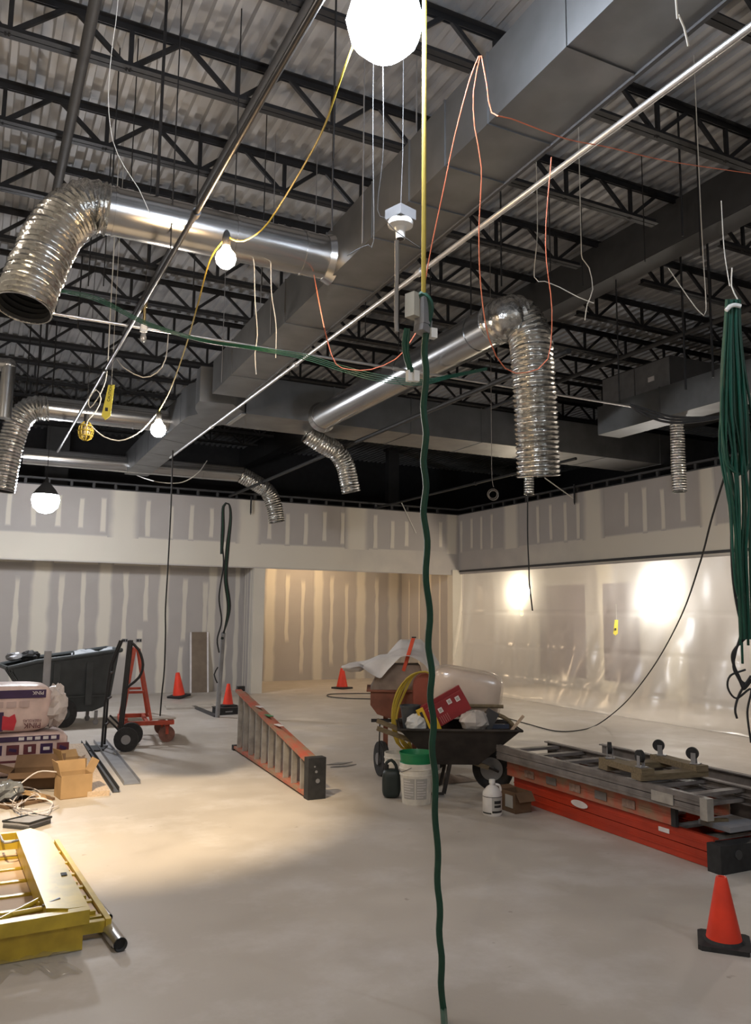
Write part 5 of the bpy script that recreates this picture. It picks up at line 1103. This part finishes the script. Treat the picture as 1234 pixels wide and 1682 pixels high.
for x_ in (4.62, 4.92): part('cap_boss', MB().cyl((x_, 3.92, .11), (x_, 3.91, .11), .03, n=16), mat_beam, t, True)
part('sticker', MB().prism([(4.518, 5.35+.10*math.cos(a*.3142), .145+.028*math.sin(a*.3142)) for a in range(20)], (-.003, 0, 0)), mat_whiteprint, t); part('label', MB().box2((4.510, 4.4, .14), (4.514, 4.5, .17)), mat_whiteprint, t)
mat('scuff', (.30, .20, .16), .7, var=.4, scale=30)
t = flat_ladder('folded_ladder', 'scuffed orange ladder in the middle of the stack on the right', 4.50, 5.06, 4.35, 6.3, .205, .135, mat_ladder_old, .0, 6, 1)
part('end_cap', MB().box((4.50, 4.335, .27), (.03, .04, .13)), mat_rubber, t)
for k, y_ in enumerate((4.7, 5.0, 5.3, 5.6, 5.9)): part('scuffed_label', MB().box2((4.485, y_, .24), (4.489, y_+.13, .30)), MATS['scuff'] if k % 2 == 0 else mat_ladder_grey, t)
t = flat_ladder('folded_ladder', 'grey ladder with flat steps on top of the stack on the right', 4.42, 5.00, 4.02, 6.35, .345, .13, mat_ladder_grey, .0, 7, 2, rungm=mat_ladder_grey)
part('shoe', MB().box((4.43, 3.99, .40), (.06, .06, .14)), mat_alu, t); part('rivet_plate', MB().box2((4.402, 4.25, .37), (4.406, 4.45, .44)), mat_alu, t)
t = flat_ladder('folded_ladder', 'dark ladder end at the right edge behind the stack', 5.14, 5.62, 4.15, 6.3, .0, .42, mat_ladder_grey, .0, 8, 2, rungm=mat_ladder_grey)
t = thing('flat_slab', 'grey slab lying between the ladder rails at the right edge', 'slab', atz(1215, 1370, .21))
part('slab', MB().box2((4.72, 4.06, .202), (5.05, 4.33, .235)), mat_stone, t); part('stick', MB().bar((4.70, 4.25, .245), (4.86, 4.20, .245), .03, .02), mat_wood, t)
# furniture dolly upside down
DZ = .48; t = thing('wooden_dolly', 'wooden furniture dolly lying wheels up on the grey ladder', 'dolly', (4.72, 4.75, DZ), -.12)
for s_ in (-1, 1): part('long_board', MB().box((s_*.24, 0, .06), (.11, .52, .045)), mat_wood, t, False, True); part('cross_board', MB().box((0, s_*.20, .022), (.60, .11, .043)), mat_wood, t, False, True)
for sx in (-1, 1):
    for sy in (-1, 1):
        a = rnd.uniform(-.8, .8); c = Vector((sx*.24, sy*.19, .083)); R_ = rotz(a)
        cs = part('caster', MB().cyl(c+R_ @ Vector((-.014, .02, .075)), c+R_ @ Vector((.014, .02, .075)), .045, n=20), mat_rubber, t, True, True)
        part('fork', MB().box(c+R_ @ Vector((-.02, .01, .04)), (.004, .035, .08), R_).box(c+R_ @ Vector((.02, .01, .04)), (.004, .035, .08), R_).box(c+Vector((0, 0, .004)), (.07, .07, .006), R_), mat_grey, cs, False, True)
q = atz(1222, 1562, 0)
solo('floor_panel', MB().prism([q+Vector((x_, y_, 0)) for x_, y_ in ((-.05, -.06), (.35, -.30), (.42, -.20), (.02, .05))], (0, 0, .02)), mat_stone, 'grey flat panel on the floor beside the near cone', 'panel')
